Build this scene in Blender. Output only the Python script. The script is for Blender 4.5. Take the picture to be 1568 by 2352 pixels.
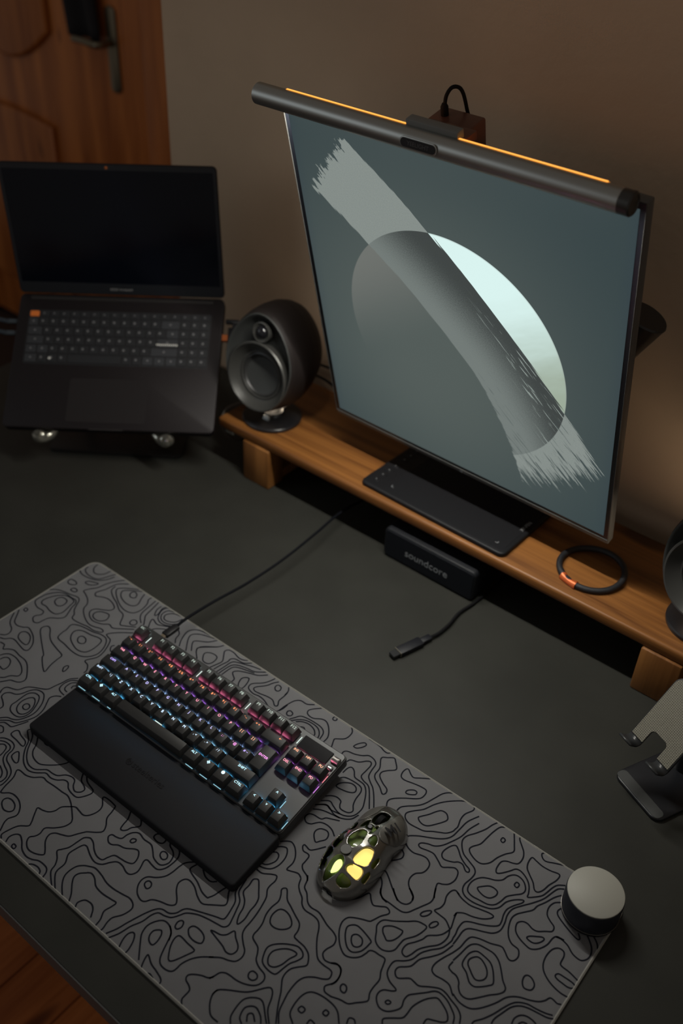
import bpy, bmesh, math, random
from mathutils import Vector, Matrix

# ------------------------------------------------------------------ clear
for o in list(bpy.data.objects):
    bpy.data.objects.remove(o, do_unlink=True)
S = bpy.context.scene
COL = S.collection
PI = math.pi
random.seed(7)

# ------------------------------------------------------------------ camera
# world: z = 0 is the desk top, x runs along the desk and the wall, y points into the wall (metres)
cam_d = bpy.data.cameras.new('camera')
cam = bpy.data.objects.new('camera', cam_d)
COL.objects.link(cam)
RIGHT = Vector((0.773512, 0.632485, 0.040521))
DOWN = Vector((0.412720, -0.454162, -0.789557))
FWD = Vector((-0.480979, 0.627455, -0.612339))
CAM = Vector((0.626620, -0.506830, 1.011854))
cam.matrix_world = Matrix(((RIGHT.x, -DOWN.x, -FWD.x, CAM.x), (RIGHT.y, -DOWN.y, -FWD.y, CAM.y), (RIGHT.z, -DOWN.z, -FWD.z, CAM.z), (0, 0, 0, 1)))
S.camera = cam
cam_d.sensor_fit = 'VERTICAL'
cam_d.sensor_height = 36.0
cam_d.sensor_width = 24.0
cam_d.lens = 35.005
cam_d.clip_start = 0.02
cam_d.clip_end = 30
cam_d.dof.use_dof = True
cam_d.dof.focus_distance = 1.16
cam_d.dof.aperture_fstop = 3.2

# ------------------------------------------------------------------ world and exposure
W = bpy.data.worlds.new('night_room')
S.world = W
W.use_nodes = True
W.node_tree.nodes['Background'].inputs[0].default_value = (1.0, 0.90, 0.80, 1)
W.node_tree.nodes['Background'].inputs[1].default_value = 0.11
S.view_settings.view_transform = 'Standard'
S.view_settings.look = 'None'
S.view_settings.exposure = 0.0
S.view_settings.gamma = 1.0
S.view_settings.use_curve_mapping = False

BAR_DOWN = 430.0       # radiance of the downward LED strip of the screen bar
REAR = 5.0             # radiance of the lights in the back of the loudspeakers
BAR_AMBER = 8.0       # radiance of its backward amber LED strips

# added soft area light at the front left, standing in for an unseen window
wl_d = bpy.data.lights.new('front_left_fill', 'AREA'); wl_d.shape = 'RECTANGLE'; wl_d.size = 1.1; wl_d.size_y = 1.3
wl_d.energy = 4.5; wl_d.color = (.80, .92, 1.0)
wl_o = bpy.data.objects.new('front_left_fill', wl_d); COL.objects.link(wl_o)
wl_o.location = (-2.0, -1.9, 1.15)
wl_o.rotation_euler = (Vector((.1, .45, .2)) - Vector((-2.0, -1.9, 1.15))).to_track_quat('-Z', 'Y').to_euler()

# ------------------------------------------------------------------ helpers: node materials
class X:
    """tiny expression -> math-node compiler"""
    def __init__(s, nt, sock): s.nt, s.s = nt, sock
    def _op(s, op, *a):
        n = s.nt.nodes.new('ShaderNodeMath'); n.operation = op
        for i, v in enumerate((s,) + a):
            if isinstance(v, X): s.nt.links.new(v.s, n.inputs[i])
            else: n.inputs[i].default_value = float(v)
        return X(s.nt, n.outputs[0])
    def __add__(s, o): return s._op('ADD', o)
    __radd__ = __add__
    def __mul__(s, o): return s._op('MULTIPLY', o)
    __rmul__ = __mul__
    def __sub__(s, o): return s._op('SUBTRACT', o)
    def __rsub__(s, o): return (s * -1.0) + o
    def __truediv__(s, o): return s._op('DIVIDE', o)
    def __neg__(s): return s * -1.0
    def min(s, o): return s._op('MINIMUM', o)
    def max(s, o): return s._op('MAXIMUM', o)
    def abs(s): return s._op('ABSOLUTE')
    def sqrt(s): return s._op('SQRT')
    def frac(s): return s._op('FRACT')
    def step(s, a, b):
        """smoothstep a..b"""
        n = s.nt.nodes.new('ShaderNodeMapRange'); n.interpolation_type = 'SMOOTHSTEP'
        s.nt.links.new(s.s, n.inputs[0])
        lo, hi, flip = (a, b, False) if a < b else (b, a, True)
        n.inputs[1].default_value, n.inputs[2].default_value = lo, hi
        n.inputs[3].default_value, n.inputs[4].default_value = (1, 0) if flip else (0, 1)
        return X(s.nt, n.outputs[0])

def vec(nt, x, y, z):
    n = nt.nodes.new('ShaderNodeCombineXYZ')
    for i, v in enumerate((x, y, z)):
        if isinstance(v, X): nt.links.new(v.s, n.inputs[i])
        else: n.inputs[i].default_value = v
    return n.outputs[0]

def noise(nt, v, scale, detail=3, rough=.5):
    n = nt.nodes.new('ShaderNodeTexNoise')
    n.inputs['Scale'].default_value = scale; n.inputs['Detail'].default_value = detail; n.inputs['Roughness'].default_value = rough
    nt.links.new(v, n.inputs['Vector'])
    return X(nt, n.outputs['Fac'])

def mixc(nt, f, a, b):
    n = nt.nodes.new('ShaderNodeMix'); n.data_type = 'RGBA'
    nt.links.new(f.s, n.inputs[0])
    for i, c in ((6, a), (7, b)):
        if isinstance(c, (tuple, list)): n.inputs[i].default_value = (*c, 1)
        else: nt.links.new(c, n.inputs[i])
    return n.outputs[2]

MATS = {}
def mat(name, col=(.5, .5, .5), rough=.5, metal=0.0, spec=.5, bump=None, emit=None, es=1.0, coat=0.0, alpha=1.0, trans=0.0, var=0.0, vscale=20):
    if name in MATS: return MATS[name]
    m = bpy.data.materials.new(name); m.use_nodes = True
    nt = m.node_tree; b = nt.nodes['Principled BSDF']
    b.inputs['Base Color'].default_value = (*col, 1)
    b.inputs['Roughness'].default_value = rough
    b.inputs['Metallic'].default_value = metal
    b.inputs['Specular IOR Level'].default_value = spec
    b.inputs['Coat Weight'].default_value = coat
    b.inputs['Transmission Weight'].default_value = trans
    if emit:
        b.inputs['Emission Color'].default_value = (*emit, 1); b.inputs['Emission Strength'].default_value = es
    tc = nt.nodes.new('ShaderNodeTexCoord')
    if var:
        n = noise(nt, tc.outputs['Object'], vscale, 4)
        k = n.step(.25, .75)
        out = mixc(nt, k, tuple(c * (1 - var) for c in col), tuple(min(1, c * (1 + var)) for c in col))
        nt.links.new(out, b.inputs['Base Color'])
    if bump:
        sc, st, dist = bump
        n = noise(nt, tc.outputs['Object'], sc, 4)
        bp = nt.nodes.new('ShaderNodeBump'); bp.inputs['Strength'].default_value = st; bp.inputs['Distance'].default_value = dist
        nt.links.new(n.s, bp.inputs['Height']); nt.links.new(bp.outputs[0], b.inputs['Normal'])
    MATS[name] = m
    return m

def wood(name, dark, light, axis='x', rough=.4, ring=34, fine=160, seed=0.0, spec=.4):
    if name in MATS: return MATS[name]
    m = bpy.data.materials.new(name); m.use_nodes = True
    nt = m.node_tree; b = nt.nodes['Principled BSDF']
    tc = nt.nodes.new('ShaderNodeTexCoord'); sp = nt.nodes.new('ShaderNodeSeparateXYZ')
    nt.links.new(tc.outputs['Object'], sp.inputs[0])
    x, y, z = (X(nt, sp.outputs[i]) for i in range(3))
    if axis == 'y': x, y = y, x
    if axis == 'z': x, z = z, x
    oi = nt.nodes.new('ShaderNodeObjectInfo'); rnd = X(nt, oi.outputs['Random']) * 9.0
    warp = noise(nt, vec(nt, x * 2.2 + rnd, y * 6.0 + seed, z * 6.0), 1.0, 3) * .10
    g1 = noise(nt, vec(nt, x * .9 + seed, (y + warp * .5) * ring + rnd, (z + warp * .5) * ring), 1.0, 3, .55)
    g2 = noise(nt, vec(nt, x * 5.0, y * fine * 2 + rnd, z * fine * 2), 1.0, 2, .6)
    k = (g1 * .75 + g2 * .25).step(.3, .68)
    knot = noise(nt, vec(nt, x * 5.0 + 3.0 + rnd, y * 13.0 + seed, z * 13.0), 1.0, 1).step(.80, .70)
    col = mixc(nt, k, dark, light)
    n = nt.nodes.new('ShaderNodeMix'); n.data_type = 'RGBA'
    nt.links.new(knot.s, n.inputs[0]); n.inputs[6].default_value = (dark[0] * .5, dark[1] * .45, dark[2] * .4, 1); nt.links.new(col, n.inputs[7])
    nt.links.new(n.outputs[2], b.inputs['Base Color'])
    rr = (g2 * .25 + (rough - .1)); nt.links.new(rr.s, b.inputs['Roughness'])
    b.inputs['Specular IOR Level'].default_value = spec
    bp = nt.nodes.new('ShaderNodeBump'); bp.inputs['Strength'].default_value = .25; bp.inputs['Distance'].default_value = .0006
    nt.links.new(g2.s, bp.inputs['Height']); nt.links.new(bp.outputs[0], b.inputs['Normal'])
    MATS[name] = m
    return m

# ------------------------------------------------------------------ helpers: meshes
def obj(name, me, m=None, parent=None, loc=None, rot=None, smooth=True, angle=35):
    if isinstance(me, bmesh.types.BMesh):
        bm = me; me = bpy.data.meshes.new(name); bm.to_mesh(me); bm.free()
        if smooth:
            for p in me.polygons: p.use_smooth = True
            me.set_sharp_from_angle(angle=math.radians(angle))
    o = bpy.data.objects.new(name, me)
    COL.objects.link(o)
    if m is not None:
        if not me.materials: me.materials.append(m)
    if parent is not None: o.parent = parent
    if loc is not None: o.location = loc
    if rot is not None: o.rotation_euler = rot
    return o

def tag(o, label, cat, group=None, kind=None):
    o['label'] = label
    if cat: o['category'] = cat
    if group: o['group'] = group
    if kind: o['kind'] = kind
    return o

def thing(name, label, cat, loc=(0, 0, 0), rot=(0, 0, 0), group=None):
    o = bpy.data.objects.new(name, None); COL.objects.link(o)
    o.empty_display_size = .02
    o.location = loc; o.rotation_euler = rot
    return tag(o, label, cat, group)

def thing_m(name, label, cat, M, group=None):
    o = thing(name, label, cat, group=group); o.matrix_world = M
    return o

def box(x0, x1, y0, y1, z0, z1, bev=0.0, seg=2, bm=None):
    b2 = bmesh.new()
    r = bmesh.ops.create_cube(b2, size=1.0)
    for v in r['verts']:
        v.co = Vector((x0 + (v.co.x + .5) * (x1 - x0), y0 + (v.co.y + .5) * (y1 - y0), z0 + (v.co.z + .5) * (z1 - z0)))
    if bev:
        bmesh.ops.bevel(b2, geom=b2.edges[:], offset=bev, segments=seg, affect='EDGES', profile=.5)
    if bm is None: return b2
    me = bpy.data.meshes.new('t'); b2.to_mesh(me); b2.free(); bm.from_mesh(me); bpy.data.meshes.remove(me)
    return bm

def rrect(w, h, r, n=6, cx=0, cy=0):
    """rounded rectangle outline, counter-clockwise"""
    out = []
    for (sx, sy, a0) in ((1, 1, 0), (-1, 1, 90), (-1, -1, 180), (1, -1, 270)):
        for i in range(n + 1):
            a = math.radians(a0 + 90 * i / n)
            out.append((cx + sx * (w / 2 - r) + r * math.cos(a), cy + sy * (h / 2 - r) + r * math.sin(a)))
    return out

def prism(pts, z0, z1, bev=0.0, seg=2, zf=None):
    """extrude an outline from z0 to z1; zf(x, y) may raise the top"""
    bm = bmesh.new()
    lo = [bm.verts.new((x, y, z0)) for x, y in pts]
    hi = [bm.verts.new((x, y, z1 + (zf(x, y) if zf else 0))) for x, y in pts]
    n = len(pts)
    top = bm.faces.new(hi); bot = bm.faces.new(lo[::-1])
    for i in range(n):
        bm.faces.new((lo[i], lo[(i + 1) % n], hi[(i + 1) % n], hi[i]))
    bmesh.ops.recalc_face_normals(bm, faces=bm.faces[:])
    if bev:
        es = [e for e in bm.edges if e.verts[0] in hi and e.verts[1] in hi] + [e for e in bm.edges if e.verts[0] in lo and e.verts[1] in lo]
        bmesh.ops.bevel(bm, geom=es, offset=bev, segments=seg, affect='EDGES', profile=.5)
    return bm

def lathe(prof, n=48, cap=True):
    """prof: list of (radius, z) bottom to top, revolved about z"""
    bm = bmesh.new()
    rings = []
    for r, z in prof:
        if r < 1e-6: rings.append([bm.verts.new((0, 0, z))])
        else: rings.append([bm.verts.new((r * math.cos(2 * PI * i / n), r * math.sin(2 * PI * i / n), z)) for i in range(n)])
    for a, b in zip(rings, rings[1:]):
        if len(a) == 1 and len(b) == 1: continue
        for i in range(n):
            j = (i + 1) % n
            if len(a) == 1: bm.faces.new((a[0], b[j], b[i]))
            elif len(b) == 1: bm.faces.new((a[i], a[j], b[0]))
            else: bm.faces.new((a[i], a[j], b[j], b[i]))
    if cap:
        if len(rings[0]) > 1: bm.faces.new(rings[0][::-1])
        if len(rings[-1]) > 1: bm.faces.new(rings[-1])
    bmesh.ops.recalc_face_normals(bm, faces=bm.faces[:])
    return bm

def spline(pts, k=8, closed=False):
    """Catmull-Rom through points (2-D or 3-D tuples)"""
    P = [Vector(p) for p in pts]; n = len(P); out = []
    rng = range(n if closed else n - 1)
    for i in rng:
        p0 = P[(i - 1) % n] if closed or i > 0 else P[0] * 2 - P[1]
        p1 = P[i]; p2 = P[(i + 1) % n]
        p3 = P[(i + 2) % n] if closed or i + 2 < n else P[-1] * 2 - P[-2]
        for j in range(k):
            t = j / k
            out.append(.5 * ((2 * p1) + (p2 - p0) * t + (2 * p0 - 5 * p1 + 4 * p2 - p3) * t * t + (3 * p1 - p0 - 3 * p2 + p3) * t ** 3))
    if not closed: out.append(P[-1])
    return out

def tube(pts, r, n=10, closed=False, k=8, smooth=True, rf=None):
    P = spline(pts, k, closed) if smooth else [Vector(p) for p in pts]
    bm = bmesh.new(); rings = []; N = len(P)
    up = Vector((0, 0, 1)); prev = None
    for i, p in enumerate(P):
        if closed: t = P[(i + 1) % N] - P[i - 1]
        else: t = P[min(i + 1, N - 1)] - P[max(i - 1, 0)]
        t.normalize()
        if prev is None:
            a = up if abs(t.dot(up)) < .9 else Vector((1, 0, 0))
            u = t.cross(a).normalized()
        else:
            u = (prev - t * prev.dot(t)).normalized()
        prev = u; v = t.cross(u)
        rr = rf(i / max(1, N - 1)) if rf else r
        rings.append([bm.verts.new(p + u * rr * math.cos(2 * PI * j / n) + v * rr * math.sin(2 * PI * j / n)) for j in range(n)])
    for i in range(N if closed else N - 1):
        a, b = rings[i], rings[(i + 1) % N]
        for j in range(n): bm.faces.new((a[j], a[(j + 1) % n], b[(j + 1) % n], b[j]))
    if not closed:
        bm.faces.new(rings[0][::-1]); bm.faces.new(rings[-1])
    bmesh.ops.recalc_face_normals(bm, faces=bm.faces[:])
    return bm

def ribbon(polys, w, z=0.0):
    """flat printed lines: list of (points, closed)"""
    bm = bmesh.new()
    for pts, closed in polys:
        P = [Vector((p[0], p[1], 0)) for p in pts]; N = len(P)
        L = []
        for i in range(N):
            t = (P[(i + 1) % N] - P[i - 1]) if closed else (P[min(i + 1, N - 1)] - P[max(i - 1, 0)])
            if t.length < 1e-9: t = Vector((1, 0, 0))
            t.normalize(); nn = Vector((-t.y, t.x, 0)) * w / 2
            L.append((bm.verts.new(P[i] + nn + Vector((0, 0, z))), bm.verts.new(P[i] - nn + Vector((0, 0, z)))))
        for i in range(N if closed else N - 1):
            a, b = L[i], L[(i + 1) % N]
            try: bm.faces.new((a[1], b[1], b[0], a[0]))
            except ValueError: pass
    return bm

TXT = {}
def text_mesh(s, size, align='CENTER', ext=0.0, space=1.0, bold=0.0):
    key = (s, size, align, ext, space, bold)
    if key in TXT: return TXT[key]
    cu = bpy.data.curves.new('t', 'FONT'); cu.body = s; cu.size = size
    cu.align_x = align; cu.align_y = 'CENTER'; cu.extrude = ext; cu.space_character = space; cu.resolution_u = 3; cu.offset = bold
    to = bpy.data.objects.new('t', cu); COL.objects.link(to)
    bpy.context.view_layer.update()
    me = bpy.data.meshes.new_from_object(to.evaluated_get(bpy.context.evaluated_depsgraph_get()))
    bpy.data.objects.remove(to, do_unlink=True); bpy.data.curves.remove(cu)
    me.name = 'lettering'
    TXT[key] = me
    return me

def area_lamp(name, parent, M, sx, sy, radiance, col):
    d = bpy.data.lights.new(name, 'AREA'); d.shape = 'RECTANGLE'; d.size = sx; d.size_y = sy
    d.energy = radiance * PI * sx * sy; d.color = col
    o = bpy.data.objects.new(name, d); COL.objects.link(o); o.parent = parent; o.matrix_local = M
    return o

def frame(o, ex, ey, ez):
    return Matrix(((ex[0], ey[0], ez[0], o[0]), (ex[1], ey[1], ez[1], o[1]), (ex[2], ey[2], ez[2], o[2]), (0, 0, 0, 1)))

# ------------------------------------------------------------------ common materials
M_black = mat('black_plastic', (.009, .009, .011), .42, spec=.35, bump=(900, .08, .0003))
M_black_gloss = mat('black_gloss', (.008, .008, .01), .12)
M_rubber = mat('black_rubber', (.006, .006, .007), .7, spec=.15)
M_metal = mat('chrome', (.75, .74, .70), .18, 1.0)
M_gun = mat('gunmetal', (.16, .16, .155), .38, .85)
M_shelf = wood('shelf_wood', (.110, .038, .0085), (.255, .102, .024), 'x', .42, 60, 260, .3)
M_leg = wood('shelf_leg_wood', (.140, .053, .012), (.285, .120, .032), 'z', .42, 40, 190, 1.7)

# ------------------------------------------------------------------ setting
FL = -.745
M_floor = wood('floor_wood', (.30, .078, .020), (.60, .185, .048), 'y', .38, 11, 60, 2.0)
M_sub = mat('floor_base', (.03, .012, .006), .8)
floor = obj('floor', box(-3.6, 2.2, -2.2, 2.2, FL - .06, FL - .012), M_sub)
floor['kind'] = 'structure'; floor['label'] = 'reddish knotty wooden plank floor below the desk'
plank_me = None
pw, pl = .118, 1.25
k = 0
for i in range(-12, 8):
    for j in range(3):
        y0 = -2.15 + j * pl + (i * .37 % 1.0) * .6 - .3
        x0 = i * pw + .02
        if not (-2.7 < x0 < .9): continue
        if plank_me is None:
            o = obj('plank', box(0, pw - .0022, 0, pl - .0025, -.012, 0, .0012, 1), M_floor, floor); plank_me = o.data
        else:
            o = obj('plank', plank_me, None, floor)
        o.location = (x0, y0, FL)

M_wall = mat('painted_plaster', (.58, .425, .295), .85, spec=.2, bump=(60, .35, .004), var=.06, vscale=5)
WY = .746
wall = obj('wall_back', box(-.775, 2.2, WY, WY + .14, FL, 1.75, .004, 2), M_wall)
wall['kind'] = 'structure'; wall['label'] = 'beige plastered wall behind the monitor'
DY = 1.40
wall2 = obj('wall_rear', box(-3.6, -.775, DY + .05, DY + .16, FL, 1.75), M_wall)
wall2['kind'] = 'structure'; wall2['label'] = 'wall holding the wooden door in the background'

# door
M_door = wood('door_wood', (.30, .082, .018), (.58, .19, .045), 'z', .34, 15, 70, 4.0)
M_door_dark = wood('door_panel_wood', (.26, .070, .016), (.50, .165, .040), 'z', .34, 15, 70, 6.0)
door = bpy.data.objects.new('door_1', None); COL.objects.link(door); door.location = (-2.05, DY, FL)
door['kind'] = 'structure'; door['label'] = 'reddish brown wooden door with curved panels and metal handle'
obj('door_leaf', box(-.47, .47, 0, .04, .01, 2.02, .004, 2), M_door, door)
def arch(cx, w, z0, z1, a, top=True):
    """raised panel with a curved end"""
    P = []
    n = 14
    if top:
        P = [(cx - w / 2, z0), (cx + w / 2, z0)]
        for i in range(n + 1):
            t = i / n; P.append((cx + w / 2 - w * t, z1 - a + a * math.sin(PI * t)))
    else:
        for i in range(n + 1):
            t = i / n; P.append((cx - w / 2 + w * t, z0 + a - a * math.sin(PI * t)))
        P += [(cx + w / 2, z1), (cx - w / 2, z1)]
    return P
for P, nm in ((arch(-.14, .42, .955, 1.88, .10, False), 'upper_panel'), (arch(-.20, .46, .18, .80, .02, True), 'lower_panel')):
    bm = prism(P, 0, .016, .012, 3)
    for v in bm.verts: v.co = Vector((v.co.x, -v.co.z, v.co.y))
    bmesh.ops.recalc_face_normals(bm, faces=bm.faces[:])
    obj(nm, bm, M_door_dark, door)
obj('door_frame', box(.475, .60, -.02, .06, 0, 2.1, .01, 3), M_door, door)
obj('door_frame', box(-.60, -.475, -.02, .06, 0, 2.1, .01, 3), M_door, door)
M_brass = mat('aged_handle_metal', (.20, .17, .12), .35, .9)
hp = obj('handle_plate', prism(rrect(.042, .225, .018), 0, .008, .003), M_brass, door, (.345, 0, 1.055), (PI / 2, 0, 0))
obj('lever', tube([(.345, -.004, 1.075), (.345, -.05, 1.075), (.325, -.058, 1.075), (.28, -.056, 1.077), (.235, -.05, 1.074)], .0095, 12), M_brass, door)

# desk
M_desk = mat('desk_laminate', (.0325, .0328, .0285), .50, spec=.20, var=.12, vscale=9)
M_desk_edge = mat('desk_edge_band', (.055, .055, .055), .5)
desk = thing('desk', 'large matt black desk top against the wall', 'desk', (0, 0, 0))
obj('desk_top', box(-.97, 1.15, -.2565, .738, -.026, 0, .0015, 2), M_desk, desk)
obj('edge_band', box(-.97, 1.15, -.2580, -.2565, -.0255, -.0008), M_desk_edge, desk)
for x in (-.92, 1.08):
    for y in (-.2, .68):
        obj('leg', box(x - .025, x + .025, y - .025, y + .025, FL, -.026, .003), M_rubber, desk)

# ------------------------------------------------------------------ shelf (monitor riser)
ZS = .095
shelf = thing('monitor_shelf', 'long brown stained wooden desk shelf standing on block legs', 'shelf', (.04, .5955, 0))
sx = .04; sy = .5955
obj('board', box(-.417 - sx, .505 - sx, .496 - sy, .6955 - sy, .0765, ZS, .0045, 3), M_shelf, shelf)
for x0, x1 in ((-.3565, -.2985), (.3725, .4305)):
    obj('front_post', box(x0 - sx, x1 - sx, .4925 - sy, .530 - sy, 0, .0765, .003, 2), M_leg, shelf)
    obj('rear_post', box(x0 - sx, x1 - sx, .650 - sy, .688 - sy, 0, .0765, .003, 2), M_leg, shelf)
    obj('bottom_rail', box(x0 + .006 - sx, x1 - .006 - sx, .529 - sy, .651 - sy, 0.001, .018, .002, 2), M_leg, shelf)

# ------------------------------------------------------------------ monitor (leans forward, held from behind by an arm)
MO = Vector((-.21082, .55942, .17)); MX = Vector((.999814, -.019278, 0)); MU = Vector((-.004924, -.255398, .966823)); MN = Vector((-.018638, -.966644, -.255446))
MM = frame(MO, MX, MU, MN)           # local x along the screen, y up the screen, z towards the user
mon = thing_m('monitor', 'dark framed square computer monitor showing a grey planet wallpaper', 'monitor', MM)
MW, MH0, MH1 = .4837, -.0105, .517
M_frame = mat('monitor_frame', (.085, .082, .076), .42)
M_bezel = mat('monitor_bezel', (.006, .007, .010), .30)
bmf = box(0, MW, MH0, MH1, -.0155, -.0012, .0018, 2)
obj('housing', bmf, M_frame, mon)
bmb = box(.0012, MW - .0012, -.0005, MH1 - .001, -.0025, -.0002, .0001, 1)
obj('bezel', bmb, M_bezel, mon)
rim = bmesh.new()
box(0, MW, -.0018, .0002, -.0014, .0012, .0004, 1, rim)
box(0, .0010, -.0018, MH1, -.0014, .0008, .0003, 1, rim)
box(MW - .0010, MW, -.0018, MH1, -.0014, .0008, .0003, 1, rim)
obj('rim', rim, mat('monitor_rim', (.10, .10, .095), .35, .5), mon)
obj('rear_cover', box(.07, MW - .07, .07, .45, -.046, -.0150, .012, 3), M_frame, mon)

# ---- the picture on the screen, as an emissive node material
def screen_material():
    m = bpy.data.materials.new('screen_picture'); m.use_nodes = True
    nt = m.node_tree; b = nt.nodes['Principled BSDF']
    tc = nt.nodes.new('ShaderNodeTexCoord'); sp = nt.nodes.new('ShaderNodeSeparateXYZ')
    nt.links.new(tc.outputs['Object'], sp.inputs[0])
    x, y = X(nt, sp.outputs[0]), X(nt, sp.outputs[1])
    s = (x - y) * .70711; t = (x + y) * .70711
    # background: slightly lighter around the lower middle
    r0 = ((x - .20) * (x - .20) + (y - .20) * (y - .20) * .8).sqrt()
    bg = mixc(nt, r0.step(.03, .36), (.088, .108, .101), (.041, .060, .063))
    # disc
    dx, dy = x - .2388, y - .2266
    q = (dx + dy) * .70711; p = (dx - dy) * .70711
    d = (q * q * 1.075 + p * p * .985).sqrt()          # distance from the centre
    inside = d.step(.1722, .1714)
    # stroke
    s2 = s * s
    spos = s.max(0.0); sneg = s.min(0.0)
    lo = .337 - spos * spos * 1.38 - sneg * sneg * .45
    hi = .4350 - s2 * .33
    streak = noise(nt, vec(nt, s * 9.0, t * 260.0, 0.0), 1.0, 3, .6) - .5
    streak2 = noise(nt, vec(nt, s * 22.0 + 5.0, t * 420.0, 2.0), 1.0, 2, .6) - .5
    rag = noise(nt, vec(nt, s * 45.0, t * 150.0, 4.0), 1.0, 3, .6) - .5
    edge_lo = (t - lo + streak * .010).step(-.0006, .0008)
    edge_hi = (t - hi + streak * .013).step(.0008, -.0006)
    mid = (t - .385) * (t - .385)
    start = (s + .275 - mid * 2.0 + rag * .060 + streak * .03).step(-.001, .002)
    tail = (s - .232 + streak * .17 + streak2 * .06 + mid * 2.0).step(.002, -.001)
    hair = ((s - .02).step(.0, .16) * ((streak2 + .02).step(-.02, .01)) * .0 + 1.0)
    gaps = (1.0 - (s.step(.09, .22) * (streak2 + streak * .8).step(-.13, -.17)))
    band = edge_lo * edge_hi * start * tail * gaps
    grain = noise(nt, vec(nt, x, y, 0.0), 900.0, 2, .7)
    weave = noise(nt, vec(nt, s * 900.0, t * 420.0, 1.0), 1.0, 2, .6)
    # colours
    cloud = noise(nt, vec(nt, (x + y * .9) * 7.0, (y - x * .6) * 30.0, 3.0), 1.0, 3, .55) - .5
    bright = mixc(nt, (p + cloud * .07 - q * .20).step(.105, -.07), (.33, .40, .315), (.70, .90, .87))
    upl = p.step(-.02, -.150) * inside
    disc_low = mixc(nt, (p * -1.0 + q * .2).step(.02, .17), bg, (.155, .165, .152))
    on_bright = (t - hi + streak * .013).step(-.0006, .0008)
    disc_col = mixc(nt, on_bright, disc_low, bright)
    c1 = mixc(nt, inside, bg, disc_col)
    # rim light of the disc
    rimf = (d - .1712).abs().step(.0014, .0002) * on_bright * .35
    c1 = mixc(nt, rimf, c1, (.30, .34, .32))
    band_out = mixc(nt, (weave * .5 + grain * .5).step(.2, .8), (.205, .236, .222), (.258, .290, .270))
    tb = (t - lo) / .09
    shade = (tb * 1.05 + (s * -1.0) * .9 + (grain - .5) * .8 + (weave - .5) * .25).step(.15, 1.05)
    band_in = mixc(nt, shade, (.170, .196, .185), (.052, .060, .058))
    lightstreak = (streak2 * .7 + streak * .5).step(.085, .12) * tb.step(.62, .85) * s.step(-.06, .06) * .85
    band_in = mixc(nt, lightstreak, band_in, (.34, .40, .37))
    hairs = (streak2 * .8 + streak * .4).step(.10, .14) * tb.step(.42, .12) * s.step(.0, .10) * .8
    band_col = mixc(nt, inside, band_out, band_in)
    band_col = mixc(nt, hairs, band_col, (.062, .080, .080))
    c2 = mixc(nt, band, c1, band_col)
    vig = (((x - .2415) / .25).abs().step(.86, 1.0)) * .35
    c3 = mixc(nt, vig, c2, (.032, .047, .066))
    b.inputs['Base Color'].default_value = (.0002, .0002, .0002, 1)
    b.inputs['Roughness'].default_value = .32
    b.inputs['Specular IOR Level'].default_value = .0
    nt.links.new(c3, b.inputs['Emission Color'])
    b.inputs['Emission Strength'].default_value = 1.0
    return m
obj('screen', box(.0075, .4765, .0055, .509, -.0003, .0001), screen_material(), mon, smooth=False)
M_logo = mat('pale_print', (.32, .34, .35), .5)
lg = obj('brand_mark', text_mesh('LG', .0062), M_logo, mon, (.2490, -.0062, -.0011))
obj('brand_mark', prism([(.0030 * math.cos(a * .26), .0030 * math.sin(a * .26)) for a in range(24)], 0, .0002), M_logo, mon, (.2405, -.0062, -.0012))

# arm that carries the monitor (seen beside the right edge)
M_arm = mat('arm_plastic', (.030, .029, .028), .38)
arm = thing('monitor_stand', 'dark monitor arm behind the screen, joint showing at its right edge', 'monitor stand', (.10, .7205, 0))
ax, ay = .10, .7205
obj('clamp', box(-.045, .045, -.0195, .0165, 0, .035, .005, 3), M_arm, arm)
obj('column', lathe([(.019, .03), (.019, .335), (.024, .345), (.024, .36), (.0, .36)], 32), M_arm, arm)
el = lathe([(.0, -.060), (.014, -.058), (.017, -.05), (.030, .020), (.0315, .026), (.030, .0285), (.0, .0285)], 40)
obj('elbow', el, M_arm, arm, (.092, -.0405, .405), (math.radians(-4), math.radians(20), 0))
pA = Vector((.185 - ax, .668 - ay, .395)); pB = MM @ Vector((.2418, .262, -.052)) - Vector((ax, ay, 0))
obj('upper_arm', tube([pA, (pA + pB) / 2 + Vector((0, .012, 0)), pB], .016, 16), M_arm, arm)
obj('lower_arm', tube([(0, 0, .352), (.045, -.018, .365), (.088, -.036, .372)], .015, 16), M_arm, arm)
mp = obj('mount_plate', box(-.05, .05, -.05, .05, -.006, .0, .003), M_arm, arm)
mp.matrix_local = Matrix.Translation(-Vector((ax, ay, 0))) @ MM @ Matrix.Translation((.2418, .262, -.0461))

# ------------------------------------------------------------------ light bar on the monitor
BR = .0128
bar = thing_m('screen_light_bar', 'grey cylindrical screen light bar glowing amber along its top', 'lamp', MM @ Matrix.Translation((-.0199, .5250, .0175)))
BL = .4985
M_bar = mat('anodised_grey', (.42, .415, .39), .40, .95)
bm = lathe([(.0, 0), (.0112, 0), (BR, .0012), (BR, BL - .0135), (BR - .0004, BL - .0132), (BR - .0004, BL - .0128)], 48)
for v in bm.verts: v.co = Vector((v.co.z, v.co.x, v.co.y))
bmesh.ops.recalc_face_normals(bm, faces=bm.faces[:])
obj('tube', bm, M_bar, bar)
bm = lathe([(BR - .0003, BL - .0130), (BR - .0001, BL - .0016), (.0112, BL), (.0095, BL), (.0088, BL - .0008), (.0, BL - .0008)], 48)
for v in bm.verts: v.co = Vector((v.co.z, v.co.x, v.co.y))
bmesh.ops.recalc_face_normals(bm, faces=bm.faces[:])
obj('end_cap', bm, mat('bar_end', (.07, .067, .062), .38, .7), bar)
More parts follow.
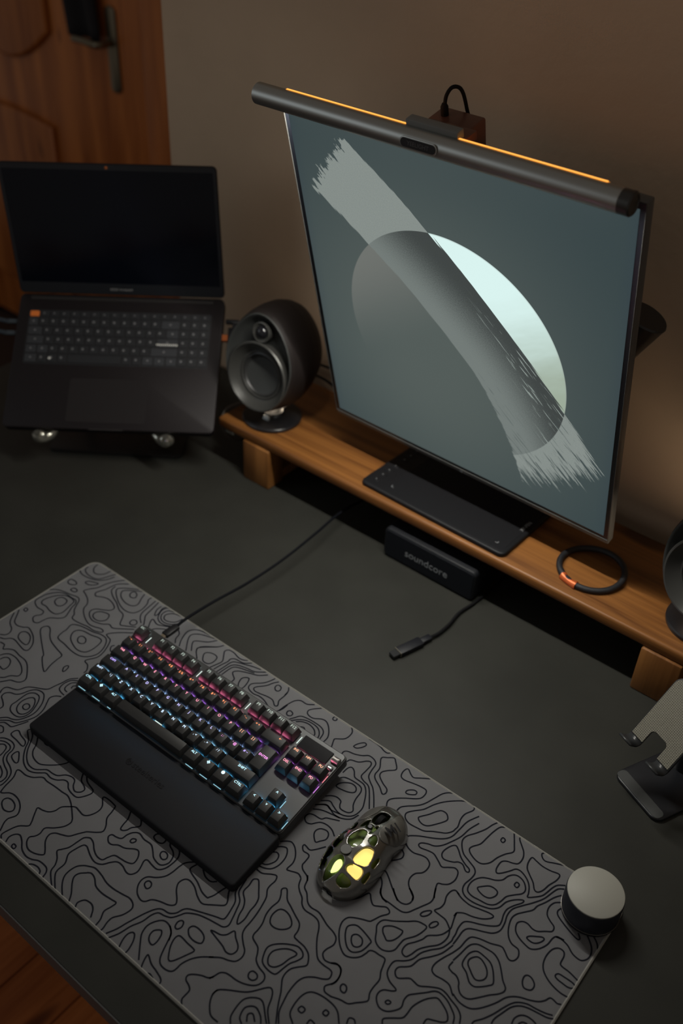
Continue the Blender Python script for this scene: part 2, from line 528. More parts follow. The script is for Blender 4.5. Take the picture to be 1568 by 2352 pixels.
# in bar space: y is up the screen, z is towards the user. world down and up in that space:
DN = Vector((0, -MU.z, -MN.z)).normalized()
def strip(x0, x1, ang, w, rad, zoff=0.0):
    """thin strip lying on the tube; ang from world-up, positive towards the user"""
    bm = bmesh.new()
    upv = -DN; fr = Vector((0, MN.y * 0 + 0, 0))
    fr = Vector((0, -upv.z, upv.y))
    if fr.z < 0: fr = -fr
    a = math.radians(ang)
    nrm = (upv * math.cos(a) + fr * math.sin(a)).normalized(); tan = Vector((1, 0, 0)).cross(nrm).normalized()
    vs = []
    N = 6; half = w / 2 / rad
    rows = []
    for r_ in (rad, rad - .0012):
        row = []
        for k_ in range(N + 1):
            aa = a - half + 2 * half * k_ / N
            d_ = upv * math.cos(aa) + fr * math.sin(aa)
            row.append((bm.verts.new(Vector((x0, 0, 0)) + d_ * r_), bm.verts.new(Vector((x1, 0, 0)) + d_ * r_)))
        rows.append(row)
    for row in rows:
        for k_ in range(N): bm.faces.new((row[k_][0], row[k_][1], row[k_ + 1][1], row[k_ + 1][0]))
    for k_ in (0, N): bm.faces.new((rows[0][k_][0], rows[0][k_][1], rows[1][k_][1], rows[1][k_][0]))
    for e_ in (0, 1):
        for k_ in range(N): bm.faces.new((rows[0][k_][e_], rows[0][k_ + 1][e_], rows[1][k_ + 1][e_], rows[1][k_][e_]))
    bmesh.ops.recalc_face_normals(bm, faces=bm.faces[:])
    return bm
M_down = mat('bar_led_warm_white', (.8, .8, .8), .5, emit=(1.0, .965, .88), es=2.0)
obj('led_strip', strip(.02, BL - .03, 191, .0065, BR + .0002), M_down, bar, smooth=False)
_u = -DN; _f = Vector((0, -_u.z, _u.y)); _f = _f if _f.z > 0 else -_f
_n = (_u * math.cos(math.radians(191)) + _f * math.sin(math.radians(191))).normalized()
_x = Vector((1, 0, 0)); _z = -_n; _y = _z.cross(_x)
area_lamp('led_light', bar, frame(Vector(((BL - .01) / 2, 0, 0)) + _n * (BR + .0016), _x, _y, _z), BL - .05, .0065, BAR_DOWN, (1.0, .965, .88))
M_amber_b = mat('bar_led_amber', (.8, .5, .2), .5, emit=(1.0, .36, .055), es=BAR_AMBER)
M_amber = mat('bar_amber_diffuser', (.8, .4, .1), .5, emit=(1.0, .33, .035), es=1.0)
M_amber_core = mat('bar_amber_core', (.8, .5, .2), .5, emit=(1.25, .52, .085), es=1.0)
for x0, x1 in ((.0440, .2215), (.2905, .4665)):
    obj('amber_strip', strip(x0, x1, -72, .0050, BR + .0004), M_amber_b, bar, smooth=False)
    df = obj('amber_diffuser', strip(x0, x1, -20, .0072, BR + .0003), M_amber, bar, smooth=False)
    obj('amber_core', strip(x0 + .001, x1 - .001, -12, .0030, BR + .0012), M_amber_core, df, smooth=False)
# badge
bdg = prism(rrect(.0500, .0125, .0062), 0, .0012, .0004)
R_b = Matrix.Translation((.2505, .0030, BR - .0001)) @ Matrix.Rotation(math.radians(-13), 4, 'X')
b1 = obj('badge_rim', bdg, M_bar, bar); b1.matrix_local = R_b
b2 = obj('badge', prism(rrect(.0470, .0098, .0049), 0, .0004), mat('badge_black', (.012, .012, .014), .35), b1); b2.location = (0, 0, .0011)
b3 = obj('badge_lettering', text_mesh('YEELIGHT', .0066), mat('badge_print', (.10, .10, .10), .5), b1); b3.location = (0, -.0003, .0016)
# clip and counterweight behind the bar
M_clip = mat('clip_grey', (.19, .19, .18), .45)
bm = box(.2215, .2900, .0080, .0185, -.0160, -.0040, .001, 2)
obj('clip', bm, M_clip, bar)
M_amber_lit = mat('counterweight', (.11, .045, .03), .32)  # red-orange glow of the amber strips put into the base colour
cw = obj('counterweight', box(.213, .272, -.045, -.0060, -.083, -.040, .003, 3), M_amber_lit, bar)
obj('clip_neck', box(.225, .286, -.010, .0005, -.045, -.010, .001), M_amber_lit, bar)
obj('cable_socket', lathe([(.0045, 0), (.0045, .010), (.0025, .014), (0, .014)], 16), M_rubber, cw, (.2275, -.0060, -.066), (-PI / 2, 0, 0))
obj('cable', tube([(.2275, .003, -.066), (.229, .016, -.069), (.233, .023, -.076), (.237, .016, -.086), (.239, -.008, -.092), (.24, -.06, -.10), (.24, -.20, -.09)], .0022, 10), M_rubber, bar)

# ------------------------------------------------------------------ desk mat
PADT = .003
PTH = .009672
pad = thing('desk_mat', 'large grey desk mat printed with black contour lines', 'desk mat', (0, 0, 0), (0, 0, PTH))
PX0, PX1, PY0, PY1 = -.36886, .52251, -.20992, .18384
M_pad = mat('mat_cloth', (.160, .160, .167), .9, spec=.15, bump=(2600, .25, .0003), var=.05, vscale=14)
obj('sheet', prism(rrect(PX1 - PX0, PY1 - PY0, .016, 8, (PX0 + PX1) / 2, (PY0 + PY1) / 2), 0.0, PADT, .0007, 2), M_pad, pad)
def stitch_material():
    m = bpy.data.materials.new('stitched_edge'); m.use_nodes = True
    nt = m.node_tree; b = nt.nodes['Principled BSDF']
    tc = nt.nodes.new('ShaderNodeTexCoord'); sp = nt.nodes.new('ShaderNodeSeparateXYZ')
    nt.links.new(tc.outputs['Object'], sp.inputs[0])
    x, y = X(nt, sp.outputs[0]), X(nt, sp.outputs[1])
    k = ((x + y) * 640.0).frac().step(.25, .6)
    nt.links.new(mixc(nt, k, (.19, .186, .172), (.34, .332, .30)), b.inputs['Base Color'])
    b.inputs['Roughness'].default_value = .9
    bp = nt.nodes.new('ShaderNodeBump'); bp.inputs['Strength'].default_value = .6; bp.inputs['Distance'].default_value = .0006
    nt.links.new(k.s, bp.inputs['Height']); nt.links.new(bp.outputs[0], b.inputs['Normal'])
    return m
out = rrect(PX1 - PX0 + .0006, PY1 - PY0 + .0006, .0163, 8, (PX0 + PX1) / 2, (PY0 + PY1) / 2)
inn = rrect(PX1 - PX0 - .0052, PY1 - PY0 - .0052, .0135, 8, (PX0 + PX1) / 2, (PY0 + PY1) / 2)
bm = bmesh.new(); n = len(out)
rings = [[bm.verts.new((x, y, z)) for x, y in L] for L, z in ((out, .0003), (out, .0026), ([(a[0] * .5 + b_[0] * .5, a[1] * .5 + b_[1] * .5) for a, b_ in zip(out, inn)], .0037), (inn, .0030))]
for a, b_ in zip(rings, rings[1:]):
    for i in range(n): bm.faces.new((a[i], a[(i + 1) % n], b_[(i + 1) % n], b_[i]))
bmesh.ops.recalc_face_normals(bm, faces=bm.faces[:])
obj('stitched_edge', bm, stitch_material(), pad)
# printed contour lines, in tenths of a millimetre of mat space; 1: closed, 0: open
CONTOURS = '''
0:-3308,1822 -3324,1714 -3396,1637 -3479,1631 -3553,1702 -3569,1784
0:-3639,1654 -3613,1581 -3510,1537 -3365,1543 -3289,1597 -3238,1709 -3190,1826
0:-3677,1522 -3582,1486 -3455,1491 -3303,1542 -3204,1645 -3161,1763
0:-3662,954 -3581,1020 -3468,1060 -3337,1085 -3232,1113 -3160,1087 -3101,989 -3051,908 -2979,848 -2943,782 -2858,772 -2742,789 -2635,811 -2523,814 -2440,840 -2402,872 -2413,898 -2476,903 -2569,869 -2667,855 -2789,892 -2908,959 -2976,1024 -3008,1108 -3084,1180 -3197,1233 -3267,1262 -3231,1345 -3166,1442 -3140,1556 -3087,1681 -2986,1826
0:-3641,392 -3584,319 -3494,205 -3400,180 -3310,211 -3247,254 -3124,220 -3025,167 -2936,84 -2895,-16 -2940,-55 -3055,-42 -3185,-19 -3260,-37 -3317,-99 -3384,-123
0:-3648,313 -3565,190 -3496,131 -3409,89 -3362,24 -3372,-43 -3435,-86
0:-3313,-175 -3264,-167 -3218,-172 -3168,-230 -3118,-187 -3033,-147 -2896,-162 -2774,-166 -2678,-203 -2559,-294 -2482,-375 -2487,-443 -2540,-488 -2619,-515 -2659,-570 -2698,-625
0:-3102,-330 -3069,-267 -3007,-225 -2898,-219 -2777,-245 -2679,-290 -2617,-344 -2607,-409 -2684,-466 -2720,-539 -2764,-577
0:-3040,-375 -3023,-316 -2975,-286 -2900,-308 -2846,-381 -2847,-453 -2891,-463 -2938,-450
0:-2061,1146 -2208,1029 -2319,898 -2279,863 -2198,841 -2133,737 -2087,618 -2080,502 -2153,361 -2066,327 -1999,256 -1992,197
0:-2072,812 -2091,773 -2053,716 -1996,698
0:-2105,1202 -2215,1118 -2351,1023 -2443,1038 -2526,978 -2620,944 -2709,938 -2810,983 -2861,1050 -2832,1124 -2741,1179 -2657,1240 -2650,1308 -2736,1358 -2856,1379 -2961,1351 -3043,1304 -3100,1344 -3086,1408 -3048,1493 -3034,1584 -3000,1692 -2882,1796
0:-2992,1633 -2969,1536 -2852,1459 -2711,1405 -2569,1330 -2442,1293 -2337,1143 -2263,1160 -2120,1249
1:-3602,1242 -3606,1304 -3518,1316 -3462,1286 -3489,1242 -3553,1219
1:-3395,1398 -3374,1448 -3296,1484 -3229,1504 -3241,1454 -3312,1397
1:-3430,1152 -3422,1204 -3362,1212 -3332,1179 -3366,1149
1:-3624,795 -3604,876 -3521,988 -3410,1046 -3292,1048 -3199,1053 -3140,1004 -3119,923 -3070,818 -3035,726 -3080,651 -3181,574 -3211,488 -3224,405 -3285,375 -3360,418 -3369,471 -3327,532 -3343,591 -3399,604 -3491,597 -3591,635 -3630,689
1:-3547,736 -3535,822 -3477,937 -3380,1021 -3260,1038 -3189,1012 -3168,930 -3142,828 -3138,746 -3190,676 -3299,667 -3411,692 -3504,686
1:-3395,831 -3424,894 -3389,963 -3295,969 -3253,918 -3256,840 -3311,804
1:-3591,436 -3603,480 -3556,478 -3543,434
1:-3196,42 -3249,111 -3224,168 -3154,183 -3070,151 -3001,73 -3002,22 -3093,16
1:-3078,330 -3105,390 -3063,450 -2990,431 -2896,349 -2781,288 -2616,249 -2472,217 -2456,121 -2440,3 -2401,-124 -2464,-104 -2565,-40 -2645,23 -2665,61 -2808,150 -2961,246
1:-2794,414 -2815,501 -2817,581 -2841,679 -2775,736 -2642,770 -2496,791 -2387,827 -2271,824 -2191,755 -2136,644 -2126,541 -2166,450 -2239,387 -2335,358 -2466,357 -2624,378 -2737,384
1:-2623,494 -2701,589 -2691,667 -2612,713 -2467,734 -2352,765 -2277,749 -2248,660 -2246,548 -2277,465 -2361,426 -2460,430
1:-2545,550 -2570,598 -2542,639 -2466,631 -2421,577 -2445,534 -2495,524
1:-2241,46 -2273,94 -2259,143 -2228,133 -2210,73 -2216,36
1:-2751,998 -2782,1057 -2741,1130 -2625,1170 -2573,1142 -2550,1065 -2603,995 -2678,977
1:-2689,1641 -2713,1697 -2681,1737 -2618,1715 -2587,1653 -2638,1621
1:-2260,1258 -2266,1313 -2221,1340 -2171,1312 -2170,1260 -2217,1236
0:-2598,1826 -2812,1672 -2824,1597 -2742,1525 -2604,1488 -2487,1511 -2453,1588 -2505,1700 -2540,1798
0:-2667,1826 -2898,1662 -2916,1581 -2790,1482 -2628,1403 -2480,1378 -2365,1423 -2329,1540 -2356,1673 -2409,1753 -2407,1818
0:-2312,1806 -2292,1635 -2272,1498 -2221,1420 -2127,1351
0:-2258,1822 -2226,1661 -2195,1504 -2139,1431 -2067,1344
0:-2164,1778 -2161,1687 -2100,1587 -2081,1634 -2118,1756 -2095,1823
0:-1742,1793 -1773,1690 -1864,1626 -1948,1628 -1988,1700 -1921,1789 -1796,1822
0:-1686,1782 -1740,1659 -1843,1584 -1961,1587 -2039,1671 -2024,1777 -1923,1826
0:-1715,1635 -1815,1557 -1931,1537 -2030,1587 -2096,1714 -2078,1806 -2013,1826
0:-1970,1339 -2046,1452 -2058,1517 -1942,1483 -1846,1522 -1746,1578 -1663,1651
0:-1918,1355 -1887,1411 -1785,1486 -1670,1527
0:-1621,1599 -1559,1550 -1530,1458 -1473,1392
0:-1385,1382 -1456,1493 -1508,1653 -1469,1746 -1370,1802 -1213,1821
0:-1254,1383 -1386,1555 -1421,1655 -1347,1734 -1221,1785 -1088,1826
0:-1196,1433 -1292,1549 -1288,1610 -1144,1707 -1064,1820
0:-1144,1478 -1161,1549 -973,1727
0:-1030,1378 -1146,1479 -1164,1546 -1118,1613 -977,1727 -928,1807
0:-785,1376 -756,1473 -735,1571 -801,1668 -843,1733 -812,1787 -721,1793 -614,1767 -541,1776 -479,1812
0:-721,1388 -702,1502 -675,1615 -678,1676 -625,1721 -491,1738 -402,1816
0:-661,1369 -644,1499 -628,1638 -568,1690 -458,1731 -348,1773 -230,1804
0:-617,1372 -605,1515 -583,1605 -523,1657 -397,1695 -262,1723 -139,1821
0:-570,1387 -562,1526 -542,1591 -476,1635 -338,1675 -252,1697
0:-380,1386 -386,1441 -465,1495 -485,1531 -433,1590 -304,1652 -188,1700 -89,1795
0:284,1381 181,1424 80,1436 -20,1417 -124,1445 -154,1505 -127,1562 -43,1643 1,1724 29,1810
0:105,1797 56,1721 24,1641 -72,1516 -40,1467 46,1474 152,1499 253,1502 329,1452 359,1454 365,1483 326,1549 327,1649 320,1727
0:424,1396 454,1462 461,1566
1:-971,1430 -1025,1520 -971,1579 -888,1593 -834,1567 -819,1481 -849,1413 -921,1401
1:-288,1423 -317,1510 -287,1562 -240,1577 -206,1511 -189,1423 -199,1377 -244,1376
1:142,1675 123,1719 147,1751 196,1739 216,1688 187,1655
0:321,1671 310,1754 268,1812
0:438,1418 447,1527 480,1670 544,1737 644,1743 730,1805
0:636,1400 674,1466 717,1536 813,1563 940,1573 1052,1561 1119,1510 1147,1406
0:668,1394 726,1466 800,1519 901,1540 1013,1527 1090,1464 1123,1385
0:728,1423 787,1474 882,1502 984,1481 1047,1426 1053,1389
0:826,1399 871,1416 914,1388
0:1212,1388 1204,1498 1131,1607 1038,1679 957,1676 857,1612 764,1621 731,1671 759,1729 843,1823
0:1344,1397 1293,1510 1299,1543 1378,1608 1403,1679 1392,1766 1334,1825
0:1628,1819 1730,1822 1817,1812 1889,1790 1941,1794 1966,1825
0:1509,1393 1504,1450 1539,1487 1634,1510 1725,1557 1782,1606 1863,1604 1929,1559 1947,1453 1973,1357 2042,1298 2119,1248 2208,1151 2303,1026
0:1629,1353 1651,1406 1748,1445 1815,1522 1863,1543 1895,1500 1899,1393 1903,1297 1972,1258 2046,1243 2113,1185 2270,980
0:1696,1190 1701,1283 1732,1324 1791,1300 1851,1233 1935,1226 2013,1215 2090,1146 2164,1020 2202,922 2190,801 2126,729 2027,700 1915,734 1838,762 1751,697
0:1720,1111 1771,1155 1897,1174 1998,1164 2043,1106 2059,987 2089,900 2137,830 2105,775 2010,759 1966,795 1939,847 1867,861 1798,830 1752,782
0:2585,1826 2481,1751 2411,1701 2352,1720 2293,1759 2265,1745 2258,1680 2284,1613 2348,1598 2463,1628 2568,1649 2639,1643 2663,1577 2637,1488 2494,1376 2396,1283 2371,1215 2409,1135
0:1742,614 1833,692 1901,685 1991,650 2089,661 2188,727 2226,832
1:549,1447 533,1489 560,1517 610,1499 613,1457 580,1435
1:1066,1769 1057,1811 1089,1823 1112,1798 1103,1768
1:1546,1601 1570,1674 1621,1733 1657,1717 1643,1663 1595,1601
1:1761,981 1762,1030 1808,1089 1883,1133 1952,1124 1988,1078 1974,1037 1909,1001 1817,980
1:1926,1678 1983,1737 2050,1784 2101,1747 2165,1680 2165,1639 2103,1577 2060,1510 2077,1446 2168,1386 2258,1347 2284,1292 2258,1255 2175,1315 2062,1374 2016,1433 2004,1542
1:2465,1456 2464,1500 2519,1550 2563,1550 2571,1508 2508,1460
0:1735,607 1838,690 1928,674 2043,698
0:1756,545 1860,606 2078,655
0:2104,623 2007,577 1953,549 1917,500 1818,489 1764,461 1755,399 1809,354 1871,371 1907,420 1948,463 2023,482 2111,468 2189,419
0:2200,249 2134,148 2086,98 2026,107 1994,109 1993,80 2038,40 2102,44 2134,20 2142,-57 2146,-104 2191,-148 2274,-177 2318,-220
0:1750,-41 1809,15 1864,39 1938,7 2010,-68 2047,-154 2045,-255 2087,-252 2176,-218 2239,-239
0:1761,-122 1822,-71 1872,-58 1919,-111 1944,-191 1942,-292 1906,-370 1839,-413 1783,-427
0:1771,-203 1819,-171 1865,-191 1883,-260 1856,-332 1818,-373 1775,-384
1:1994,280 1973,341 2003,397 2075,419 2123,389 2139,324 2100,261 2067,220
0:1788,-479 1871,-474 1955,-418 2015,-396 2044,-451 2039,-527 2049,-589 2099,-659 2129,-758 2155,-886 2166,-997 2171,-1085 2201,-1152 2276,-1218 2340,-1266 2365,-1333 2345,-1406 2282,-1447 2198,-1479 2102,-1552
0:1783,-642 1805,-738 1831,-815 1912,-886 1951,-976 1992,-1090 2012,-1166 1982,-1216 1907,-1234 1806,-1253
0:1783,-785 1809,-848 1874,-917 1906,-1014 1927,-1118 1912,-1157 1843,-1182 1766,-1213
0:1723,-850 1764,-914 1815,-981 1815,-1029 1747,-1084 1684,-1130
0:1697,-823 1670,-908 1648,-1011 1622,-1067
0:2242,-241 2280,-323 2337,-374 2405,-415 2453,-472 2526,-506 2633,-497 2713,-510 2773,-567 2829,-664 2907,-765 2986,-838 3075,-851 3155,-846 3193,-864 3207,-925 3161,-969 3086,-1008 3015,-1067 2980,-1138 2974,-1228 2980,-1304
0:2273,-164 2310,-212 2343,-298 2411,-340 2487,-415 2558,-438 2651,-428 2734,-453 2823,-485 2925,-505 2989,-542 3013,-613 2986,-699 2988,-761 3046,-801 3117,-785 3186,-752 3243,-772 3279,-853 3271,-931 3226,-1005 3239,-1043 3271,-1061 3344,-1056
0:2263,-1714 2285,-1660 2304,-1601 2346,-1566 2397,-1554 2492,-1547 2580,-1522 2660,-1476 2698,-1423 2702,-1360 2664,-1318 2571,-1298 2498,-1259 2457,-1194 2411,-1143 2315,-1108 2288,-1066 2287,-1001 2275,-918 2236,-818 2224,-719 2235,-614 2206,-541 2169,-488 2179,-454 2216,-448 2295,-535 2380,-574 2486,-621 2579,-663 2621,-734 2634,-808 2695,-821 2788,-827 2870,-860 2926,-926 2936,-974 2882,-1038 2838,-1099 2826,-1170 2839,-1233 2875,-1287 2923,-1352
0:2531,-83 2550,-152 2595,-192 2679,-170 2810,-102
1:1858,-577 1893,-564 1941,-609 1998,-674 2046,-731 2070,-808 2075,-899 2095,-1004 2082,-1088 2054,-1078 2015,-1003 1992,-915 1945,-844 1876,-791 1858,-750 1858,-679 1844,-606
1:1910,-1331 1946,-1314 2021,-1297 2071,-1254 2105,-1174 2167,-1219 2246,-1268 2276,-1320 2257,-1380 2197,-1399 2121,-1373 2009,-1352
1:2312,-672 2370,-650 2448,-666 2517,-716 2528,-772 2482,-835 2411,-870 2341,-863 2297,-807 2289,-733
1:2573,-967 2649,-911 2737,-870 2811,-884 2849,-928 2831,-993 2793,-1062 2775,-1139 2759,-1232 2721,-1258 2634,-1258 2561,-1232 2520,-1166 2496,-1091 2516,-1030
1:2638,-984 2702,-944 2767,-933 2783,-958 2755,-1032 2736,-1123 2698,-1192 2646,-1216 2603,-1196 2569,-1138 2573,-1065
1:2547,-1434 2536,-1395 2559,-1367 2611,-1369 2636,-1402 2617,-1442 2577,-1452
0:2637,-194 2717,-168 2814,-101 2884,-15 2922,81 2952,106 3002,57 3059,22 3117,51 3183,93 3235,81 3249,45 3201,-29 3163,-122 3141,-156 3068,-188 2974,-240 2933,-282 2921,-352 2950,-434 3009,-515 3082,-583 3169,-624 3245,-599 3306,-541 3333,-469 3343,-421 3382,-395 3449,-390 3522,-386 3549,-445 3573,-523 3613,-600 3612,-697 3620,-774 3653,-841 3630,-884 3573,-943 3516,-1002 3429,-1022 3340,-1056
0:3000,239 3036,184 3101,154 3185,156 3282,155 3349,163 3398,195 3434,262 3477,353 3520,445 3523,510 3498,573 3472,637
0:3107,328 3167,280 3244,241 3319,255 3355,306 3347,376 3298,419 3244,444
0:3713,740 3655,755 3623,714 3618,633 3648,545 3644,473 3613,406 3683,397 3771,389 3861,332
0:3814,534 3830,466 3857,381 3865,335 3842,249 3802,189 3724,118 3703,48 3662,-26 3611,-101 3603,-171 3625,-217 3677,-225 3706,-169 3732,-76 3788,9 3864,98 3893,174 3895,255 3867,323
0:3945,270 3951,223 3917,104 3837,5 3777,-90 3748,-196 3697,-268 3619,-336 3610,-418 3635,-496 3705,-547 3804,-573 3786,-609 3709,-658 3686,-719 3710,-781 3780,-829 3859,-815 3923,-750 3953,-684 3931,-609 3937,-539 3985,-481 4061,-400 4123,-330 4188,-312 4278,-331 4363,-377 4420,-422 4448,-489
0:3989,204 3984,174 3950,55 3886,-49 3809,-152 3783,-261 3748,-308 3687,-366 3687,-428 3747,-464 3842,-390 3896,-388 3965,-390 4048,-333 4143,-278 4218,-275 4301,-300 4395,-327 4463,-374 4499,-446
0:4036,134 3992,27 3958,-89 3971,-165 4028,-191 4119,-177 4200,-182 4267,-234 4293,-253
0:4090,52 4091,-28 4162,-55
0:3116,-782 3165,-753 3227,-764 3268,-815 3283,-900 3262,-960
0:3904,-942 3883,-892 3955,-823 4022,-765 4036,-708 4038,-602 4084,-481 4148,-398 4198,-374 4297,-409 4358,-450 4387,-501 4356,-543 4285,-580 4222,-615 4218,-680
1:3020,-315 3068,-282 3143,-285 3230,-304 3295,-327 3299,-363 3293,-432 3270,-495 3216,-547 3155,-547 3095,-508 3035,-441 2999,-366
1:3115,-374 3151,-357 3207,-368 3240,-418 3224,-467 3181,-488 3134,-462 3102,-411
1:3251,-47 3339,13 3453,102 3533,173 3611,195 3658,187 3654,118 3624,27 3557,-75 3547,-142 3544,-234 3505,-292 3436,-325 3370,-316 3319,-281 3272,-203 3231,-132
1:3321,-76 3375,-37 3455,-16 3489,-21 3493,-83 3468,-162 3420,-209 3378,-192 3325,-158 3300,-113
1:3520,266 3528,314 3573,369 3598,366 3589,311 3552,263
1:3668,223 3674,274 3707,311 3734,298 3725,251 3694,211
1:3796,-745 3807,-715 3838,-710 3842,-731 3823,-752
1:3350,-916 3350,-880 3383,-871 3413,-894 3420,-939 3380,-945
0:2535,1155 2539,1240 2593,1311 2679,1393 2735,1482 2777,1610 2815,1726 2862,1792 2917,1826
0:3214,1417 3207,1371 3164,1304 3094,1259 3023,1215 2947,1159 2859,1139 2751,1128 2679,1155 2643,1206 2657,1259 2711,1329 2774,1407 2828,1536 2896,1644 2986,1742 3079,1816 3154,1826 3215,1823 3234,1774 3188,1669 3188,1571 3218,1468 3214,1417
0:2833,960 2864,1005 2947,1068 3047,1125 3143,1187 3211,1254 3245,1333 3256,1468 3270,1601 3334,1752
0:3387,1668 3343,1527 3324,1384 3280,1261 3223,1143 3158,1073 3078,1044 3016,1006 3004,966 3045,947 3140,973 3210,979 3301,936 3374,901 3440,949 3500,985 3555,958 3581,864 3557,774 3505,727 3456,700 3468,639 3500,566
0:2870,890 2935,853 3020,841 3110,872 3180,879 3243,842 3262,770 3246,697 3190,635 3177,551 3210,478 3280,424 3337,387
0:2894,788 2943,754 2958,698 2925,640 2857,561
0:2858,341 2917,346 2975,294 3029,198 3089,150
0:2852,416 2909,441 2975,410 3068,344 3166,278
0:3500,566 3525,525
0:3337,387 3354,345
0:3166,278 3233,236
0:3089,150 3155,143
1:2796,1255 2794,1285 2857,1380 2901,1466 2946,1524 3013,1529 3064,1482 3064,1434 3012,1342 2947,1251 2890,1222 2833,1230
0:3552,1826 3518,1747 3491,1652 3432,1531 3372,1432 3361,1353 3399,1277 3473,1202 3570,1164 3667,1126 3708,1072 3709,986 3692,885 3717,806 3783,763 3879,760 3980,783 4080,825 4140,896 4167,1002 4229,1089 4300,1142 4309,1108 4257,1023 4219,935 4222,855 4247,768 4245,706 4181,646 4081,588 3992,547 3933,497 3925,404 3942,326 3945,269
0:3658,1826 3607,1783 3578,1671 3564,1556 3550,1443 3497,1352 3489,1299 3536,1255 3630,1222 3706,1234 3768,1308 3797,1415 3844,1515 3900,1601 3862,1684 3775,1826
0:3858,1826 3874,1788 3936,1731 3994,1673 4028,1595 4025,1510 3978,1471 3900,1442 3859,1392 3862,1291 3892,1242 3934,1270 3997,1360 4039,1426 4104,1436 4196,1397 4261,1336 4302,1256 4319,1207 4372,1252 4433,1325 4457,1402 4476,1489 4507,1556 4575,1608
0:3932,1826 3982,1825 4036,1826
0:4185,1826 4168,1790 4205,1746 4257,1737 4347,1783 4448,1826 4526,1826
0:4585,1559 4531,1514 4501,1424 4467,1304 4400,1185 4320,1069 4264,973 4257,872 4284,772 4290,670 4247,594 4165,545 4077,505 4012,464 3984,401 3985,296 3984,211
0:4599,1471 4551,1396 4504,1279 4457,1184 4443,1110 4381,1024 4327,944 4313,864 4344,756 4397,668 4465,620 4547,612 4584,567 4593,525 4582,479 4554,453 4514,457 4447,503 4392,521 4286,477 4171,446 4094,407 4069,341 4062,231 4035,134
0:4637,1391 4583,1338 4563,1253 4590,1165 4649,1120 4719,1084 4729,1026 4673,979 4606,923 4546,913 4480,931 4422,916 4388,860 4419,779 4487,731 4592,702 4656,704 4720,763 4763,858 4773,957 4800,1006 4879,1020
0:4675,1333 4660,1279 4686,1232 4777,1187 4899,1142 4985,1122 4999,1147 4958,1192
0:3813,539 3876,585 3973,613 4070,660 4134,721 4146,765 4083,766 3985,738 3876,709 3764,719 3688,746
0:3813,539 3814,485
1:3436,1035 3483,1075 3541,1079 3608,1032 3644,1041 3628,1078 3564,1099 3475,1143 3393,1211 3340,1235 3299,1185 3273,1094 3286,1029 3339,998
1:3706,1638 3708,1683 3746,1672 3742,1626
1:4105,1676 4167,1668 4257,1654 4356,1664 4435,1687 4467,1670 4464,1594 4429,1492 4408,1389 4372,1332 4329,1337 4273,1404 4191,1466 4131,1519 4102,1598
1:3828,949 3860,991 3919,1047 3982,1058 4028,1040 4036,990 4004,928 3950,904 3889,908 3842,926
1:3793,1078 3861,1121 3934,1154 3993,1211 4016,1289 4062,1349 4123,1364 4196,1339 4253,1272 4251,1206 4190,1134 4133,1058 4116,973 4085,892 4022,845 3928,829 3830,817 3760,843 3734,920 3746,1003
1:4127,1240 4131,1287 4170,1277 4166,1230
1:4556,782 4568,818 4621,859 4677,896 4708,890 4697,841 4660,791 4616,773
0:4084,61 4103,170 4119,287 4145,345 4194,382 4275,397 4370,404 4439,379 4490,340 4543,283 4603,214 4663,165 4670,118 4636,60 4573,-7 4501,-100 4441,-170 4386,-192 4330,-181 4285,-140 4259,-94 4208,-57 4158,-49
0:4280,-233 4351,-260 4424,-265 4499,-246 4561,-194 4621,-111 4675,-18 4714,73 4764,133 4831,179 4920,216 4996,260 5042,312 5069,369 5107,376 5154,367 5193,386
0:4594,-367 4601,-324 4655,-247 4709,-141 4751,-30 4791,60 4840,120 4924,166 5016,181 5112,204 5179,232
0:4745,-241 4741,-180 4772,-79 4810,28 4870,98 4950,135 5055,157 5144,175 5202,205
0:4902,-111 4895,-42 4925,20 4974,52 5037,58 5092,48
0:4952,-69 4977,-25 5025,-8
1:4205,294 4246,315 4321,311 4391,298 4445,262 4499,197 4541,122 4515,72 4458,9 4404,-31 4349,-28 4306,5 4258,45 4190,79 4168,141 4172,233
1:4250,252 4296,265 4353,246 4407,210 4443,159 4448,109 4423,65 4377,40 4331,56 4284,87 4227,130 4210,187
1:4764,424 4801,434 4846,417 4882,378 4882,324 4848,296 4803,292 4767,331 4751,387
0:5203,718 5093,741 5002,746 4974,770 4965,858 4935,904 4876,901 4830,840 4818,735 4840,635 4895,564 4995,510 5115,486 5212,494
0:4793,998 4857,1009 4938,991 5013,946 5080,930 5134,940 5173,997 5175,1070 5143,1140 5091,1193 5039,1236
0:5095,1271 5166,1220 5213,1152
1:4996,614 5014,652 5079,660 5176,661 5209,643 5203,610 5157,588 5089,588 5027,593
0:-48,-942 -23,-1018 -1,-1112 72,-1192 102,-1261 59,-1316 -33,-1383
0:143,-877 193,-963 209,-1045 229,-1106 264,-1108 299,-1070 315,-1017 372,-945 346,-897 298,-858
0:27,-1433 67,-1414 135,-1433 214,-1487 299,-1520 379,-1511 407,-1444 444,-1385 530,-1369 617,-1354 679,-1317 666,-1239 614,-1178 558,-1181 465,-1245 373,-1270 314,-1311 257,-1314 203,-1268 215,-1224 277,-1213 337,-1185 348,-1114 380,-1048 444,-1010 539,-1029 653,-1024 737,-1075 803,-1123 896,-1141 946,-1120 979,-1056 959,-976 910,-928 836,-900 802,-868
0:118,-1509 246,-1565 345,-1584 424,-1550 474,-1476 530,-1421 613,-1416 702,-1443 761,-1429 793,-1366 781,-1303 749,-1221 771,-1187 855,-1197 940,-1196 994,-1138 1014,-1048 1010,-948 967,-880 910,-853
